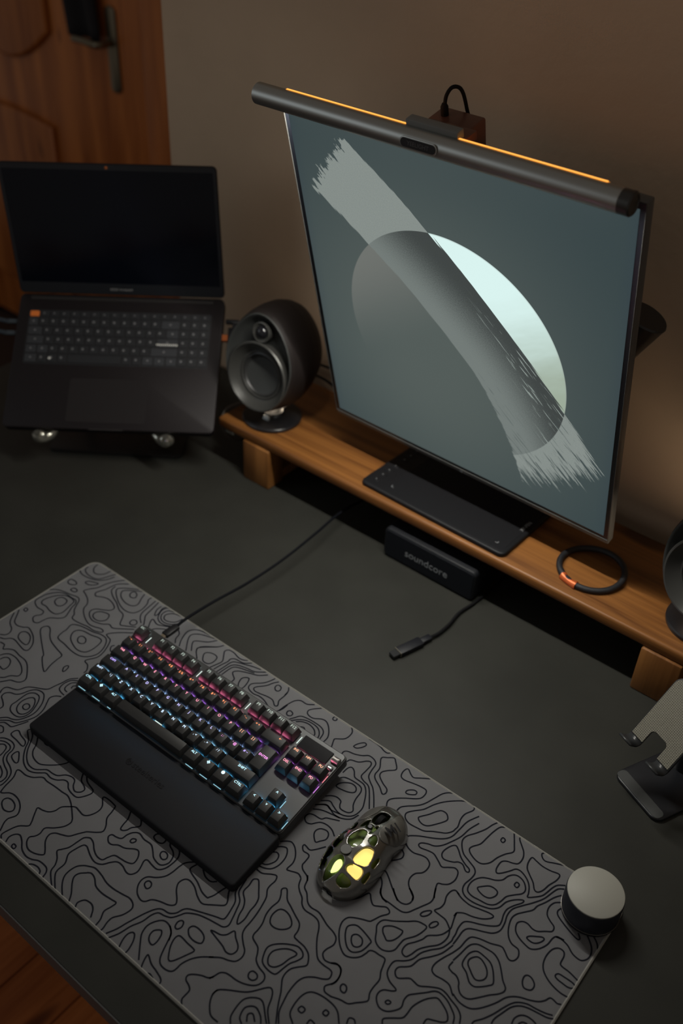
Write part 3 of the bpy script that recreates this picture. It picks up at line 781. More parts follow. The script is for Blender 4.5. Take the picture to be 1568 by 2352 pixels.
0:1195,-858 1123,-934 1102,-1010 1094,-1112 1070,-1197 1007,-1272 926,-1330 904,-1402 931,-1478 991,-1539 1073,-1568 1125,-1551 1168,-1487 1250,-1446 1354,-1413 1402,-1366 1375,-1313 1286,-1235 1242,-1159 1263,-1084 1324,-1061 1416,-1083 1515,-1140 1612,-1169 1686,-1131
0:1234,-862 1214,-953 1276,-987 1392,-1018 1514,-1071 1608,-1083 1620,-1065
0:1331,-868 1413,-915 1501,-919 1554,-875
0:312,-1671 401,-1632 518,-1642 638,-1669 755,-1669 877,-1649 972,-1632 1049,-1656 1082,-1710 1059,-1810 1003,-1898 998,-1968 1017,-2045 1015,-2086
0:376,-1725 422,-1701 495,-1718 582,-1773 700,-1785 826,-1769 898,-1763 894,-1828 875,-1911 917,-1996 932,-2076
0:1084,-2066 1132,-1961 1165,-1841 1202,-1724 1240,-1618 1286,-1532 1341,-1492 1423,-1478 1481,-1428 1510,-1350 1557,-1303 1678,-1249 1766,-1213
0:1140,-2084 1191,-1976 1224,-1844 1276,-1728 1296,-1618 1333,-1550 1409,-1530 1482,-1495 1529,-1422 1569,-1355 1679,-1289 1806,-1253
0:1567,-2042 1421,-1884 1370,-1813 1353,-1722 1385,-1636 1443,-1575 1519,-1570 1596,-1610 1649,-1693
0:640,-1946 709,-1942 768,-1974 822,-2050
1:603,-937 604,-882 675,-852 733,-865 741,-927 681,-955
1:437,-1147 434,-1110 468,-1090 488,-1111 470,-1149
1:832,-1054 815,-1011 846,-985 897,-999 919,-1040 888,-1073
1:975,-1420 958,-1385 979,-1352 1022,-1359 1043,-1398 1025,-1434
1:1585,-1541 1570,-1488 1591,-1449 1624,-1455 1643,-1506 1621,-1550
0:1538,-1571 1615,-1629 1646,-1704 1686,-1810 1727,-1893 1784,-1932 1866,-1931 1917,-1903 1931,-1857 1935,-1782 1972,-1688 2033,-1608 2105,-1547 2139,-1521
0:1309,-2087 1273,-1997 1265,-1923 1290,-1877 1327,-1882 1368,-1938 1398,-2022 1405,-2085
0:1648,-2085 1615,-2017 1595,-1950 1614,-1944 1697,-1986 1789,-2005 1876,-2028 1910,-2055 1912,-2087
0:1735,-2087 1765,-2068 1821,-2082
0:2286,-1670 2250,-1714 2178,-1742 2099,-1793 2071,-1835 2092,-1875 2155,-1897 2196,-1928 2199,-1990 2203,-2041 2246,-2087
0:2411,-1739 2404,-1800 2432,-1868 2481,-1927 2545,-1972 2639,-1973
1:1471,-1689 1508,-1668 1542,-1701 1563,-1774 1559,-1830 1530,-1842 1482,-1822 1450,-1778 1446,-1725
1:1688,-1593 1727,-1581 1819,-1589 1910,-1592 1935,-1611 1907,-1684 1870,-1769 1834,-1833 1801,-1841 1768,-1810 1711,-1730 1680,-1646
1:1713,-1455 1733,-1413 1793,-1399 1865,-1409 1915,-1438 1934,-1488 1909,-1514 1850,-1528 1781,-1521 1733,-1490
0:-797,-2019 -854,-1920 -867,-1858
0:-704,-2070 -746,-2033 -734,-1951 -693,-1843 -608,-1767 -617,-1719 -648,-1671
0:-629,-2063 -654,-1999 -631,-1936 -579,-1906 -500,-1940 -410,-2005 -309,-2031 -225,-2015 -144,-1975 -29,-1973 25,-2009 51,-2081
0:-202,-2078 -167,-2048 -99,-2032 -36,-2047 -9,-2085
0:-300,-1376 -270,-1425 -289,-1507 -360,-1594 -438,-1663 -424,-1745 -440,-1803 -477,-1856 -441,-1918 -357,-1960 -256,-1945 -173,-1895 -197,-1852 -297,-1768 -331,-1688 -298,-1631 -223,-1596 -143,-1553 -94,-1473 -34,-1382
0:209,-2081 63,-1977 32,-1894 -17,-1826 -94,-1765 -71,-1718 -28,-1646 -12,-1540 0,-1465 27,-1433
0:269,-2083 139,-1980 103,-1916 100,-1809 36,-1711 43,-1621 72,-1526 117,-1509
0:398,-2087 287,-2001 224,-1922 209,-1840 228,-1750 276,-1695 311,-1671
0:500,-2082 443,-2001 355,-1918 308,-1851 318,-1789 378,-1727
0:605,-2083 580,-2028 605,-1969 640,-1946
1:-531,-2058 -539,-2022 -493,-2026 -488,-2060
0:-2537,-744 -2568,-679 -2550,-622 -2463,-588 -2401,-551 -2357,-455 -2285,-397 -2207,-356 -2119,-295 -2095,-197 -2068,-101 -2047,1 -1971,88
0:-1929,61 -2011,1 -2038,-96 -2019,-184 -1961,-216 -1877,-226
0:-1917,29 -1973,-30 -1976,-116 -1942,-159 -1889,-165
0:-1883,-14 -1912,-50 -1899,-90
0:-2316,-905 -2324,-852 -2403,-801 -2470,-768 -2487,-711 -2447,-657 -2361,-623 -2312,-561 -2280,-471 -2223,-401 -2124,-378 -2049,-415 -1973,-510 -1924,-647 -1936,-764 -1985,-864 -2050,-911 -2126,-937 -2188,-1000
0:-1885,-263 -1952,-311 -1980,-376 -1945,-446 -1883,-552 -1859,-669 -1880,-764 -1930,-865 -1977,-925 -2066,-953 -2155,-1024
0:-1867,-802 -1911,-906 -1957,-994 -2021,-1001 -2082,-1009 -2125,-1046
0:-2085,-1075 -2032,-1067 -1972,-1111 -1984,-1149
0:-1919,-1196 -1864,-1158 -1765,-1138 -1682,-1159 -1642,-1216 -1627,-1293 -1572,-1353 -1466,-1386 -1378,-1433 -1330,-1513 -1314,-1602 -1322,-1634
0:-1884,-1222 -1817,-1192 -1730,-1190 -1678,-1228 -1663,-1306 -1616,-1373 -1526,-1420 -1425,-1456 -1368,-1511 -1357,-1570 -1365,-1602
0:-1838,-1256 -1791,-1225 -1734,-1240 -1702,-1303 -1690,-1365
0:-1567,-1455 -1470,-1494 -1423,-1541 -1414,-1567
0:-1745,-868 -1753,-903 -1679,-953 -1606,-1002 -1545,-1096 -1461,-1186 -1369,-1250 -1260,-1280 -1171,-1256 -1101,-1205 -1047,-1167 -953,-1174 -871,-1146 -806,-1091 -739,-1085 -669,-1136 -576,-1157 -489,-1149 -432,-1076 -405,-1003 -428,-964 -506,-946 -580,-924 -656,-868
0:-1715,-871 -1637,-917 -1567,-1005 -1502,-1095 -1421,-1170 -1317,-1223 -1214,-1223 -1148,-1181 -1081,-1127 -990,-1119 -915,-1098 -849,-1030 -769,-1000 -704,-1013 -655,-1073 -582,-1112 -522,-1081 -509,-1025 -558,-991 -643,-961 -709,-879
0:-1575,-882 -1490,-976 -1441,-1061 -1359,-1117 -1243,-1134 -1156,-1095 -1050,-1004 -992,-928 -972,-875
0:-1475,-871 -1414,-892 -1362,-885
0:-867,-1857 -827,-1762 -879,-1679 -969,-1624 -1066,-1608 -1145,-1625 -1209,-1679 -1240,-1681 -1269,-1597 -1285,-1508 -1306,-1441 -1352,-1367 -1314,-1344 -1212,-1343 -1120,-1308 -1031,-1232 -944,-1235 -810,-1222 -684,-1216 -596,-1208 -513,-1236 -432,-1282 -301,-1376
0:-649,-1672 -702,-1592 -724,-1543 -654,-1527 -581,-1495 -539,-1438 -523,-1359 -457,-1295 -397,-1252 -326,-1257 -239,-1263 -184,-1216 -151,-1124 -169,-1041 -251,-964 -241,-938 -155,-931 -50,-940
1:-2254,-772 -2254,-703 -2259,-616 -2254,-520 -2205,-458 -2130,-444 -2072,-475 -2013,-564 -1967,-683 -1973,-776 -2021,-837 -2108,-854 -2199,-834
1:-2166,-756 -2205,-670 -2194,-580 -2148,-516 -2087,-528 -2018,-609 -1993,-706 -2023,-780 -2090,-799
1:-2122,-698 -2135,-653 -2103,-622 -2053,-639 -2042,-689 -2075,-713
1:-1856,-1076 -1873,-1016 -1837,-976 -1758,-1002 -1635,-1027 -1591,-1081 -1622,-1098 -1726,-1086
1:-1572,-1281 -1589,-1216 -1562,-1183 -1493,-1232 -1442,-1286 -1471,-1311
1:-1092,-1778 -1122,-1730 -1100,-1684 -1033,-1671 -955,-1694 -913,-1748 -941,-1796 -1010,-1813
0:2746,-1906 2691,-1831 2678,-1654 2759,-1556 2846,-1540 2966,-1634 3021,-1677
0:2831,-1835 2771,-1796 2748,-1693 2822,-1625 2919,-1657 2977,-1713
0:2856,-1789 2815,-1728 2850,-1692 2919,-1737
0:3221,-1511 3124,-1437 3103,-1259 3158,-1147 3306,-1106 3465,-1121 3574,-1216
0:3326,-1423 3329,-1369 3389,-1371
0:3631,-1169 3615,-1108 3661,-1086 3698,-1113
0:2921,-1351 2995,-1480 3091,-1618
0:2978,-1304 3004,-1407 3038,-1510 3112,-1601
0:2403,-1810 2414,-1742 2491,-1677 2661,-1562 2786,-1398 2843,-1393 2888,-1455 2935,-1563 3040,-1661
1:3168,-1369 3174,-1322 3222,-1324 3217,-1373
1:3381,-1237 3385,-1194 3427,-1198 3423,-1240
'''
lines_ = []
for ln in CONTOURS.split('\n'):
    if ':' not in ln: continue
    cl_, ps = ln.split(':')
    pp_ = [tuple(int(a) * 1e-4 for a in w.split(',')) for w in ps.split()]
    lines_.append((spline(pp_, 5, cl_ == '1'), cl_ == '1'))
obj('contour_print', ribbon(lines_, .00175, PADT + .00022), mat('print_ink', (.009, .010, .016), .8, spec=.12), pad, smooth=False)


# ------------------------------------------------------------------ keyboard
U = .01905
KT = math.atan(.13)
kb = thing('keyboard', 'black mechanical keyboard with glowing rainbow key lights', 'keyboard')
KM = Matrix.Rotation(math.radians(1.3), 4, 'Z') @ Matrix.Translation((0, .0005, .036)) @ Matrix.Rotation(KT, 4, 'X')
kb.matrix_world = KM                  # local z = 0 is the level of the key tops
PLATE = -.0118
M_case = mat('keyboard_case', (.016, .016, .017), .5)
M_plate = mat('keyboard_plate', (.075, .077, .078), .42, .8)
obj('case', prism(rrect(.3555, .1285, .006, 5, 0, .0516), -.0285, PLATE - .0012, .0022, 2), M_case, kb)
obj('top_plate', prism(rrect(.3525, .1255, .005, 5, 0, .0516), PLATE - .0014, PLATE, .0006, 1), M_plate, kb)
for x in (-.14, .14):
    obj('foot', box(x - .012, x + .012, .098, .106, -.0385, -.0275, .0015), M_case, kb)

def emat(name, col, es):
    m = mat(name, tuple(min(.6, c * .3) for c in col), .5, emit=col, es=es)
    if not name.startswith('key_light'): m.cycles.emission_sampling = 'NONE'
    return m
LEGC = {0: (.50, .86, 1.0), 1: (.60, .78, 1.0), 2: (.55, .52, 1.0), 3: (1.0, .34, .48), 4: (1.0, .30, .12), 5: (.62, .74, .66), 6: (.52, .40, 1.0), 7: (1., .42, .25), 8: (1.0, .30, .42), 9: (.85, .30, .75)}
LEG = {k: emat('legend_%d' % k, c, 1.8 if k != 5 else .8) for k, c in LEGC.items()}
LEDC = {0: (.10, .55, .95), 1: (.30, .68, 1.0), 2: (.34, .55, 1.0), 3: (.52, .20, 1.0), 4: (1.0, .20, .38), 5: (.75, 1.0, .92), 7: (1.0, .20, .30), 8: (.62, .16, .9)}
LED = {k: emat('key_light_%d' % k, c, 22. if k not in (5,) else 3.) for k, c in LEDC.items()}
M_cap = mat('keycap', (.020, .020, .020), .5, spec=.4)

CAPS = {}
def cap_mesh(w, h=1.0):
    key = (w, h)
    if key in CAPS: return CAPS[key]
    bm = bmesh.new()
    bx, by = w * U / 2 - .0005, h * U / 2 - .0005
    tx, ty = bx - .0030, by - .0026
    lv = []
    for (X_, Y_, Z_, oy) in ((bx, by, -.0088, 0), (bx - .0004, by - .0004, -.0070, 0), (tx, ty, 0, .0009)):
        lv.append([bm.verts.new((sx_ * X_, sy_ * Y_ + oy, Z_)) for sx_, sy_ in ((-1, -1), (1, -1), (1, 1), (-1, 1))])
    for a, b_ in zip(lv, lv[1:]):
        for i in range(4): bm.faces.new((a[i], a[(i + 1) % 4], b_[(i + 1) % 4], b_[i]))
    bm.faces.new(lv[-1]); bm.faces.new(lv[0][::-1])
    es = [e for e in bm.edges if not (e.verts[0] in lv[0] and e.verts[1] in lv[0])]
    es = [e for e in es if max(e.verts[0].co.z, e.verts[1].co.z) > -.001 or abs(e.verts[0].co.z - e.verts[1].co.z) > .001]
    bmesh.ops.bevel(bm, geom=es, offset=.0011, segments=2, affect='EDGES', profile=.5)
    bmesh.ops.recalc_face_normals(bm, faces=bm.faces[:])
    me = bpy.data.meshes.new('keycap'); bm.to_mesh(me); bm.free()
    for p in me.polygons: p.use_smooth = True
    me.set_sharp_from_angle(angle=math.radians(30)); me.materials.append(M_cap)
    CAPS[key] = me
    return me
TM = {}
def legend(s, size, c):
    key = (s, size, c)
    if key not in TM:
        me = text_mesh(s, size).copy(); me.materials.clear(); me.materials.append(LEG[c]); TM[key] = me
    return TM[key]
LEDM = {}
def led_mesh(w, c):
    key = (w, c)
    if key not in LEDM:
        bm = box(-w / 2, w / 2, -.0006, .0006, 0, .0026)
        me = bpy.data.meshes.new('key_light'); bm.to_mesh(me); bm.free(); me.materials.append(LED[c]); LEDM[key] = me
    return LEDM[key]

def key(lab, x, row, w=1.0, h=1.0, c=None, led=None, size=.0046, lx=0.0, ly=.0040, sp=1.0):
    """x = centre in key units from the left, row = row number"""
    r = row if row != 5 else 5.2066
    px, py = (x - 9.125) * U, r * U
    o = obj('key', cap_mesh(w, h), None, kb, (px, py, 0))
    if lab:
        l = obj('key_legend', legend(lab, size, row if c is None else c), None, o, (lx, ly if h == 1.0 else .002, .00012))
    g = obj('key_light', led_mesh(min(w, 1.6) * U * .62, row if led is None else led), None, kb, (px, py + h * U / 2 - .0004, PLATE + .0001))
    return o

key('ESC', .5, 5, size=.0042)
for i in range(12): key('F%d' % (i + 1), (2.5, 3.5, 4.5, 5.5, 7, 8, 9, 10, 11.5, 12.5, 13.5, 14.5)[i], 5, size=.0056)
for i, s in enumerate(('` \u00ac', '1 !', '2 "', '3 \u00a3', '4 $', '5 %', '6 ^', '7 &', '8 *', '9 (', '0 )', '- _', '= +')): key(s, .5 + i, 4)
key('\u2190', 14, 4, 2.0, lx=.008)
key('TAB', .75, 3, 1.5, size=.0042)
for i, s in enumerate('QWERTYUIOP'): key(s, 2 + i, 3, size=.0052)
key('[ {', 12, 3, c=7); key('] }', 13, 3, c=7)
key('CAPS', .875, 2, 1.75, size=.0042, c=6)
for i, s in enumerate('ASDFGHJKL'): key(s, 2.25 + i, 2, size=.0052)
key('; :', 11.25, 2, c=9); key("' @", 12.25, 2, c=9); key('# ~', 13.25, 2, c=6)
key('ENTER', 14.375, 2.5, 1.25, 2.0, c=9, led=3, size=.0046)
key('SHIFT', .625, 1, 1.25, size=.0040)
key('\\ |', 1.75, 1)
for i, s in enumerate('ZXCVBNM'): key(s, 2.75 + i, 1, size=.0052)
key(', <', 9.75, 1); key('. >', 10.75, 1); key('/ ?', 11.75, 1)
key('SHIFT', 13.625, 1, 2.75, c=0, lx=.004, size=.0048)
key('CTRL', .625, 0, 1.25, size=.0042)
key('\u2756', 1.875, 0, 1.25, size=.0052); key('ALT', 3.125, 0, 1.25, size=.0042)
sp_ = key('', 6.875, 0, 6.25)
key('ALT', 10.625, 0, 1.25, size=.0046); key('\u2756', 11.875, 0, 1.25, size=.0052); key('\u25cf', 13.125, 0, 1.25, size=.0062); key('CTRL', 14.375, 0, 1.25, size=.0046)
key('INS', 15.75, 4, c=7, led=7, size=.0046); key('HM', 16.75, 4, c=7, led=7, size=.0046); key('PU', 17.75, 4, c=7, led=7, size=.0046)
key('DEL', 15.75, 3, c=8, led=8, size=.0046); key('END', 16.75, 3, c=8, led=8, size=.0046); key('PD', 17.75, 3, c=8, led=8, size=.0046)
key('^', 16.75, 1, c=0, size=.0070, ly=.0028)
key('<', 15.75, 0, size=.0058); key('v', 16.75, 0, size=.0054); key('>', 17.75, 0, size=.0058)
# lights leaking out at the front lip, between the F-key blocks and along the right side
LEAK = {'c': emat('leak_cyan', (.35, .68, .80), .75), 'w': emat('leak_white', (.75, .92, .86), .95), 'r': emat('leak_red', (1.0, .25, .30), .8), 'v': emat('leak_violet', (.70, .22, .85), .8)}
def leak(x, y, w, c, rz=0):
    obj('key_light', box(-w / 2, w / 2, -.00045, .00045, 0, .0004), LEAK[c], kb, (x, y, PLATE + .0002), (0, 0, rz), smooth=False)
for x, w in ((.55, .013), (1.95, .014), (3.25, .006), (10.75, .012), (12.0, .012), (13.2, .012)): leak((x - 9.125) * U, -.0099, w, 'c')
obj('key_light', box(-.006, .006, -.0005, .0005, 0, .0004), LEAK['w'], kb, ((7.1 - 9.125) * U, .0088, -.0030), smooth=False)
for x in (1.20, 6.20, 10.70, 15.17): leak((x - 9.125) * U, 5.15 * U, .011, 'w', PI / 2)
for x, r, c in ((18.30, 3.9, 'r'), (18.30, 3.0, 'v'), (18.30, 0.0, 'c'), (17.31, 1.0, 'c')): leak((x - 9.125) * U, r * U, .011, c, PI / 2)
# display, roller and button in the upper right corner
obj('display', box((15.30 - 9.125) * U, (17.62 - 9.125) * U, 4.70 * U, 5.70 * U, PLATE - .001, PLATE + .0016, .0005, 1), M_black_gloss, kb)
rol = lathe([(0, 0), (.0040, 0), (.0046, .0006), (.0046, .0096), (.0040, .0102), (0, .0102)], 28)
obj('roller', rol, mat('roller_metal', (.30, .28, .27), .3, .9, bump=(1500, .8, .0004)), kb, (17.78 * U - 9.125 * U, 5.33 * U, PLATE + .0012), (0, PI / 2, 0))
obj('button', prism(rrect(.0085, .0055, .0015), 0, .0018, .0004), M_case, kb, (18.02 * U - 9.125 * U, 4.72 * U, PLATE))
obj('button_light', prism(rrect(.0046, .0014, .0005), 0, .0003), emat('white_light', (.9, .95, .85), 1.6), kb, (18.02 * U - 9.125 * U, 4.72 * U, PLATE + .0018))

# wrist rest
wr = thing('wrist_rest', 'matt black wrist rest in front of the keyboard', 'wrist rest', (.0035, -.0485, PADT), (0, 0, .0165))
wbm = prism(rrect(.352, .0800, .005, 5), 0.0, .0125, .0022, 3, zf=lambda x, y: .0035 + .0050 * (y / .08))
obj('pad', wbm, mat('soft_touch', (.0070, .0072, .0095), .66, spec=.22, bump=(1600, .12, .0003)), wr)
M_deb = mat('debossed_print', (.004, .004, .005), .28)
t = obj('lettering', text_mesh('steelseries', .0125, 'LEFT', .0001), M_deb, wr, (-.0275, .002, .0164), (math.atan(.005 / .08), 0, 0))
bm = bmesh.new()
for r0, r1, a0, a1 in ((.0048, .0034, 100, 400), (.0022, .0009, 0, 300)):
    N = 20; prev = None
    for i in range(N + 1):
        a = math.radians(a0 + (a1 - a0) * i / N)
        cur = (bm.verts.new((r0 * math.cos(a), r0 * math.sin(a), 0)), bm.verts.new((r1 * math.cos(a), r1 * math.sin(a), 0)))
        if prev: bm.faces.new((prev[0], cur[0], cur[1], prev[1]))
        prev = cur
obj('emblem', bm, M_deb, wr, (-.0340, .002, .01655), (math.atan(.005 / .08), 0, 0))

# keyboard cable
cab = thing('keyboard_cable', 'black braided cable running from the keyboard to under the shelf', 'cable')
cpts = [(-.1500, .1235, .0290), (-.1500, .140, .0300), (-.1515, .165, .0300), (-.1500, .215, .0270), (-.1430, .280, .0250), (-.1375, .350, .0280), (-.1400, .430, .0300), (-.1480, .500, .0260), (-.1490, .57, .0150), (-.14, .66, .004), (-.10, .715, .004)]
obj('cord', tube(cpts, .0021, 10), mat('braided_cord', (.004, .0045, .007), .7, spec=.12, bump=(1800, .6, .0004)), cab)
cn = obj('plug', box(-.0055, .0055, -.012, .012, -.0032, .0032, .0014, 2), M_black, cab, (-.1500, .1330, .0298)); 
obj('plug_collar', box(-.0035, .0035, -.0190, -.0118, -.0022, .0022, .0006, 1), mat('plug_metal', (.42, .36, .27), .3, .9), cab, (-.1500, .1330, .0295))

# ------------------------------------------------------------------ mouse
MXc, MYc, MLEN = .2595, -.0185, .1285
mouse = thing('gaming_mouse', 'dark metal openwork mouse glowing yellow inside', 'mouse', (MXc, MYc, PADT))
HOLES = dict(
 win_top=[(-103,474),(-126,555),(-104,644),(-62,696),(-16,696),(5,636),(23,522),(-3,465),(-50,446)],
 win_right=[(74,344),(63,396),(78,492),(105,548),(155,578),(191,566),(221,471),(215,389),(145,334),(100,326)],
 win_left=[(-53,300),(-2,276),(17,230),(-1,130),(-88,40),(-120,121),(-125,209),(-100,271)],
 win_low=[(53,236),(81,287),(164,323),(219,340),(238,300),(227,239),(193,218),(103,213)],
 win_tail=[(59,167),(115,174),(186,165),(181,123),(118,80),(59,85),(47,121)],
 slot1=[(-205,591),(-164,487),(-162,382),(-190,342),(-255,392),(-282,485),(-275,580)],
 slot2=[(-225,347),(-172,296),(-172,246),(-229,210),(-290,270),(-285,360)],
 slot3=[(-173,201),(-148,140),(-169,100),(-232,136),(-262,202),(-225,222)],
 small1=[(-262,705),(-255,790),(-200,780),(-159,689),(-191,625)],
 small2=[(-125,717),(-135,816),(-106,887),(-87,851),(-89,759)],
 knob=[(-72,750),(-76,800),(-44,835),(-6,820),(1,762),(-34,740)],
 small3=[(20,697),(12,762),(10,851),(30,861),(42,755)],
 small4=[(75,613),(64,680),(85,734),(134,697),(150,611)],
 wheel=[(-76,878),(-98,971),(-83,1080),(-4,1110),(30,1082),(33,983),(-6,868)],
 side1=[(252,439),(243,487),(248,575),(272,565),(276,460)],
 side2=[(258,263),(252,313),(265,385),(288,374),(284,290)],
 side3=[(-292,640),(-285,700),(-292,760),(-303,700)])
BTN = dict(left=[(-150,905),(-125,1010),(-120,1130),(-125,1215),(-230,1200),(-300,1100),(-300,960),(-262,860),(-200,830)],
           right=[(74,817),(61,932),(70,1100),(88,1190),(164,1180),(235,1110),(282,1011),(262,856),(190,745),(129,752)])
def m_w(t):
    end = max(0.0, 1 - abs(2 * t - 1) ** 3.2) ** (1 / 2.4)
    return .0325 * end * (1 - .13 * math.exp(-((t - .62) / .16) ** 2))
HK = ((0, .010), (.1, .024), (.25, .034), (.4, .0375), (.55, .036), (.7, .031), (.85, .0255), (.95, .021), (1, .014))
def m_h(t):
    for (a, p), (b_, q) in zip(HK, HK[1:]):
        if t <= b_:
            f = (t - a) / (b_ - a); f = f * f * (3 - 2 * f) * .5 + f * .5
            return p + (q - p) * f
    return HK[-1][1]
def in_poly(P, x, y):
    c = False; j = len(P) - 1
    for i in range(len(P)):
        if (P[i][1] > y) != (P[j][1] > y) and x < (P[j][0] - P[i][0]) * (y - P[i][1]) / (P[j][1] - P[i][1]) + P[i][0]: c = not c
        j = i
    return c
NT, NS = 190, 130
def m_pt(i, j, off=0.0, sc=1.0):
    t = .004 + .992 * i / NT; s = -1 + 2 * j / NS
    a = s * PI / 2
    w = m_w(t); x = math.sin(a); ax_ = min(1.0, abs(x))
    z = .002 + m_h(t) * sc * max(0.0, 1 - ax_ ** 2.6) ** (1 / 2.4)
    y = t * MLEN
    return Vector((x * w * sc, (y - MLEN / 2) * (sc if sc != 1 else 1) + MLEN / 2, z + off))
def grow(v, d):
    cx = sum(a for a, b_ in v) / len(v); cy = sum(b_ for a, b_ in v) / len(v)
    return [(a + (a - cx) / max(1e-6, math.hypot(a - cx, b_ - cy)) * d, b_ + (b_ - cy) / max(1e-6, math.hypot(a - cx, b_ - cy)) * d) for a, b_ in v]
POLY = {k: [(p[0], p[1]) for p in spline([(a * 1e-4, b_ * 1e-4) for a, b_ in grow(v, {'win_right': 2, 'win_low': 2}.get(k, 8 if k[:4] == 'win_' else 1 if k[:4] == 'slot' else 4))], 6, True)] for k, v in HOLES.items()}
BP = {k: [(p[0], p[1]) for p in spline([(a * 1e-4, b_ * 1e-4) for a, b_ in v], 6, True)] for k, v in BTN.items()}
BOX = {k: (min(p[0] for p in v), max(p[0] for p in v), min(p[1] for p in v), max(p[1] for p in v)) for k, v in POLY.items()}
BB = {k: (min(p[0] for p in v), max(p[0] for p in v), min(p[1] for p in v), max(p[1] for p in v)) for k, v in BP.items()}
def hit(P, B, x, y):
    for k, v in P.items():
        b_ = B[k]
        if b_[0] <= x <= b_[1] and b_[2] <= y <= b_[3] and in_poly(v, x, y): return k
    return None
bm = bmesh.new()
G = [[bm.verts.new(m_pt(i, j)) for j in range(NS + 1)] for i in range(NT + 1)]
btn_faces = {'left': [], 'right': []}
for i in range(NT):
    for j in range(NS):
        c = (G[i][j].co + G[i + 1][j + 1].co) / 2
        if hit(POLY, BOX, c.x, c.y): continue
        bk = hit(BP, BB, c.x, c.y)
        if bk: btn_faces[bk].append((i, j))
        bm.faces.new((G[i][j], G[i][j + 1], G[i + 1][j + 1], G[i + 1][j]))
bmesh.ops.delete(bm, geom=[v for v in bm.verts if not v.link_faces], context='VERTS')
for it in range(6):
    bv = {}
    for e in bm.edges:
        if len(e.link_faces) == 1:
            for v in e.verts: bv.setdefault(v, []).append(e.other_vert(v).co.copy())
    for v, nb in bv.items():
        if len(nb) == 2 and v.co.z > .0035: v.co = v.co * .5 + (nb[0] + nb[1]) * .25
bmesh.ops.recalc_face_normals(bm, faces=bm.faces[:])
shell = obj('shell', bm, mat('mouse_metal', (.27, .262, .24), .24, .9), mouse, angle=60)
md = shell.modifiers.new('thickness', 'SOLIDIFY'); md.thickness = .0018; md.offset = -1 if False else 0
for k, fs in btn_faces.items():
    b2 = bmesh.new(); vm = {}
    def gv(i, j):
        if (i, j) not in vm: vm[(i, j)] = b2.verts.new(m_pt(i, j) + Vector((0, 0, .0013)))
        return vm[(i, j)]
    for i, j in fs: b2.faces.new((gv(i, j), gv(i, j + 1), gv(i + 1, j + 1), gv(i + 1, j)))
    for it in range(6):
        bv = {}
        for e in b2.edges:
            if len(e.link_faces) == 1:
                for v in e.verts: bv.setdefault(v, []).append(e.other_vert(v).co.copy())
        for v, nb in bv.items():
            if len(nb) == 2: v.co = v.co * .5 + (nb[0] + nb[1]) * .25
    bmesh.ops.recalc_face_normals(b2, faces=b2.faces[:])
    bo = obj('button', b2, mat('mouse_button', (.13, .125, .112), .46, .5), mouse, angle=60)
    bo.modifiers.new('thickness', 'SOLIDIFY').thickness = .0012
    bo.modifiers['thickness'].offset = 0
    if k == 'right':
        tm = obj('lettering', text_mesh('M1', .0170, bold=.0003), mat('mouse_print', (.008, .008, .010), .5), bo)
        c = Vector((.0185, .0945, .0345))
        nz = Vector((.34, .22, .91)).normalized(); ex = Vector((.20, .96, -.26)); ex = (ex - nz * ex.dot(nz)).normalized()
        tm.matrix_local = frame(c, ex, nz.cross(ex), nz)
# inside: dark green core, glowing panels, scroll wheel, base
core = bmesh.new()
Gc = [[core.verts.new(m_pt(i * 5, j * 5, -.0062, .90)) for j in range(NS // 5 + 1)] for i in range(NT // 5 + 1)]
for i in range(NT // 5):
    for j in range(NS // 5): core.faces.new((Gc[i][j], Gc[i][j + 1], Gc[i + 1][j + 1], Gc[i + 1][j]))
for v in core.verts: v.co.z = max(.0016, v.co.z)
bmesh.ops.recalc_face_normals(core, faces=core.faces[:])
obj('core', core, mat('mouse_core', (.14, .20, .055), .20, coat=.6), mouse)
base = bmesh.new()
bp_ = [(m_w(t) * sgn * .97, t * MLEN) for sgn, ts in ((1, [i / 40 for i in range(1, 40)]), (-1, [i / 40 for i in range(39, 0, -1)])) for t in ts]
obj('base', prism(bp_, 0.0, .0030, .0008), M_black, mouse)
M_yel = mat('mouse_light_yellow', (.9, .7, .2), .5, emit=(1.0, .66, .17), es=1.15)
M_grn = mat('mouse_light_green', (.8, .9, .3), .5, emit=(.80, .95, .30), es=1.25)
def glow(name, poly, m, dz, shrink=.0):
    cx = sum(p[0] for p in poly) / len(poly); cy = sum(p[1] for p in poly) / len(poly)
    b2 = bmesh.new(); vs = []
    for x, y in poly:
        x = cx + (x - cx) * (1 - shrink); y = cy + (y - cy) * (1 - shrink)
        t = y / MLEN; w = m_w(t); q = min(.999, abs(x / w))
        vs.append(b2.verts.new((x, y, .002 + m_h(t) * (1 - q ** 2.6) ** (1 / 2.4) - dz)))
    ce = b2.verts.new((cx, cy, sum(v.co.z for v in vs) / len(vs) + .0012))
    for i in range(len(vs)): b2.faces.new((vs[i], vs[(i + 1) % len(vs)], ce))
    r = bmesh.ops.extrude_face_region(b2, geom=b2.faces[:])
    bmesh.ops.translate(b2, vec=(0, 0, -.0015), verts=[g for g in r['geom'] if isinstance(g, bmesh.types.BMVert)])
    bmesh.ops.recalc_face_normals(b2, faces=b2.faces[:])
    return obj(name, b2, m, mouse)
glow('light_panel', POLY['win_right'], M_yel, .0036, -.04)
wl = [p for p in POLY['win_low']]
glow('light_panel', [(-.0 + x * .96, y + .0014) for x, y in wl], M_yel, .0040, .12)
glow('light_panel', [(.0012 + x * .62 - .0022, y * .62 + .0098) for x, y in POLY['win_left']], M_grn, .0036, .12)
wh = lathe([(0, -.0038), (.0075, -.0038), (.0092, -.0028), (.0095, 0), (.0092, .0028), (.0075, .0038), (0, .0038)], 36)
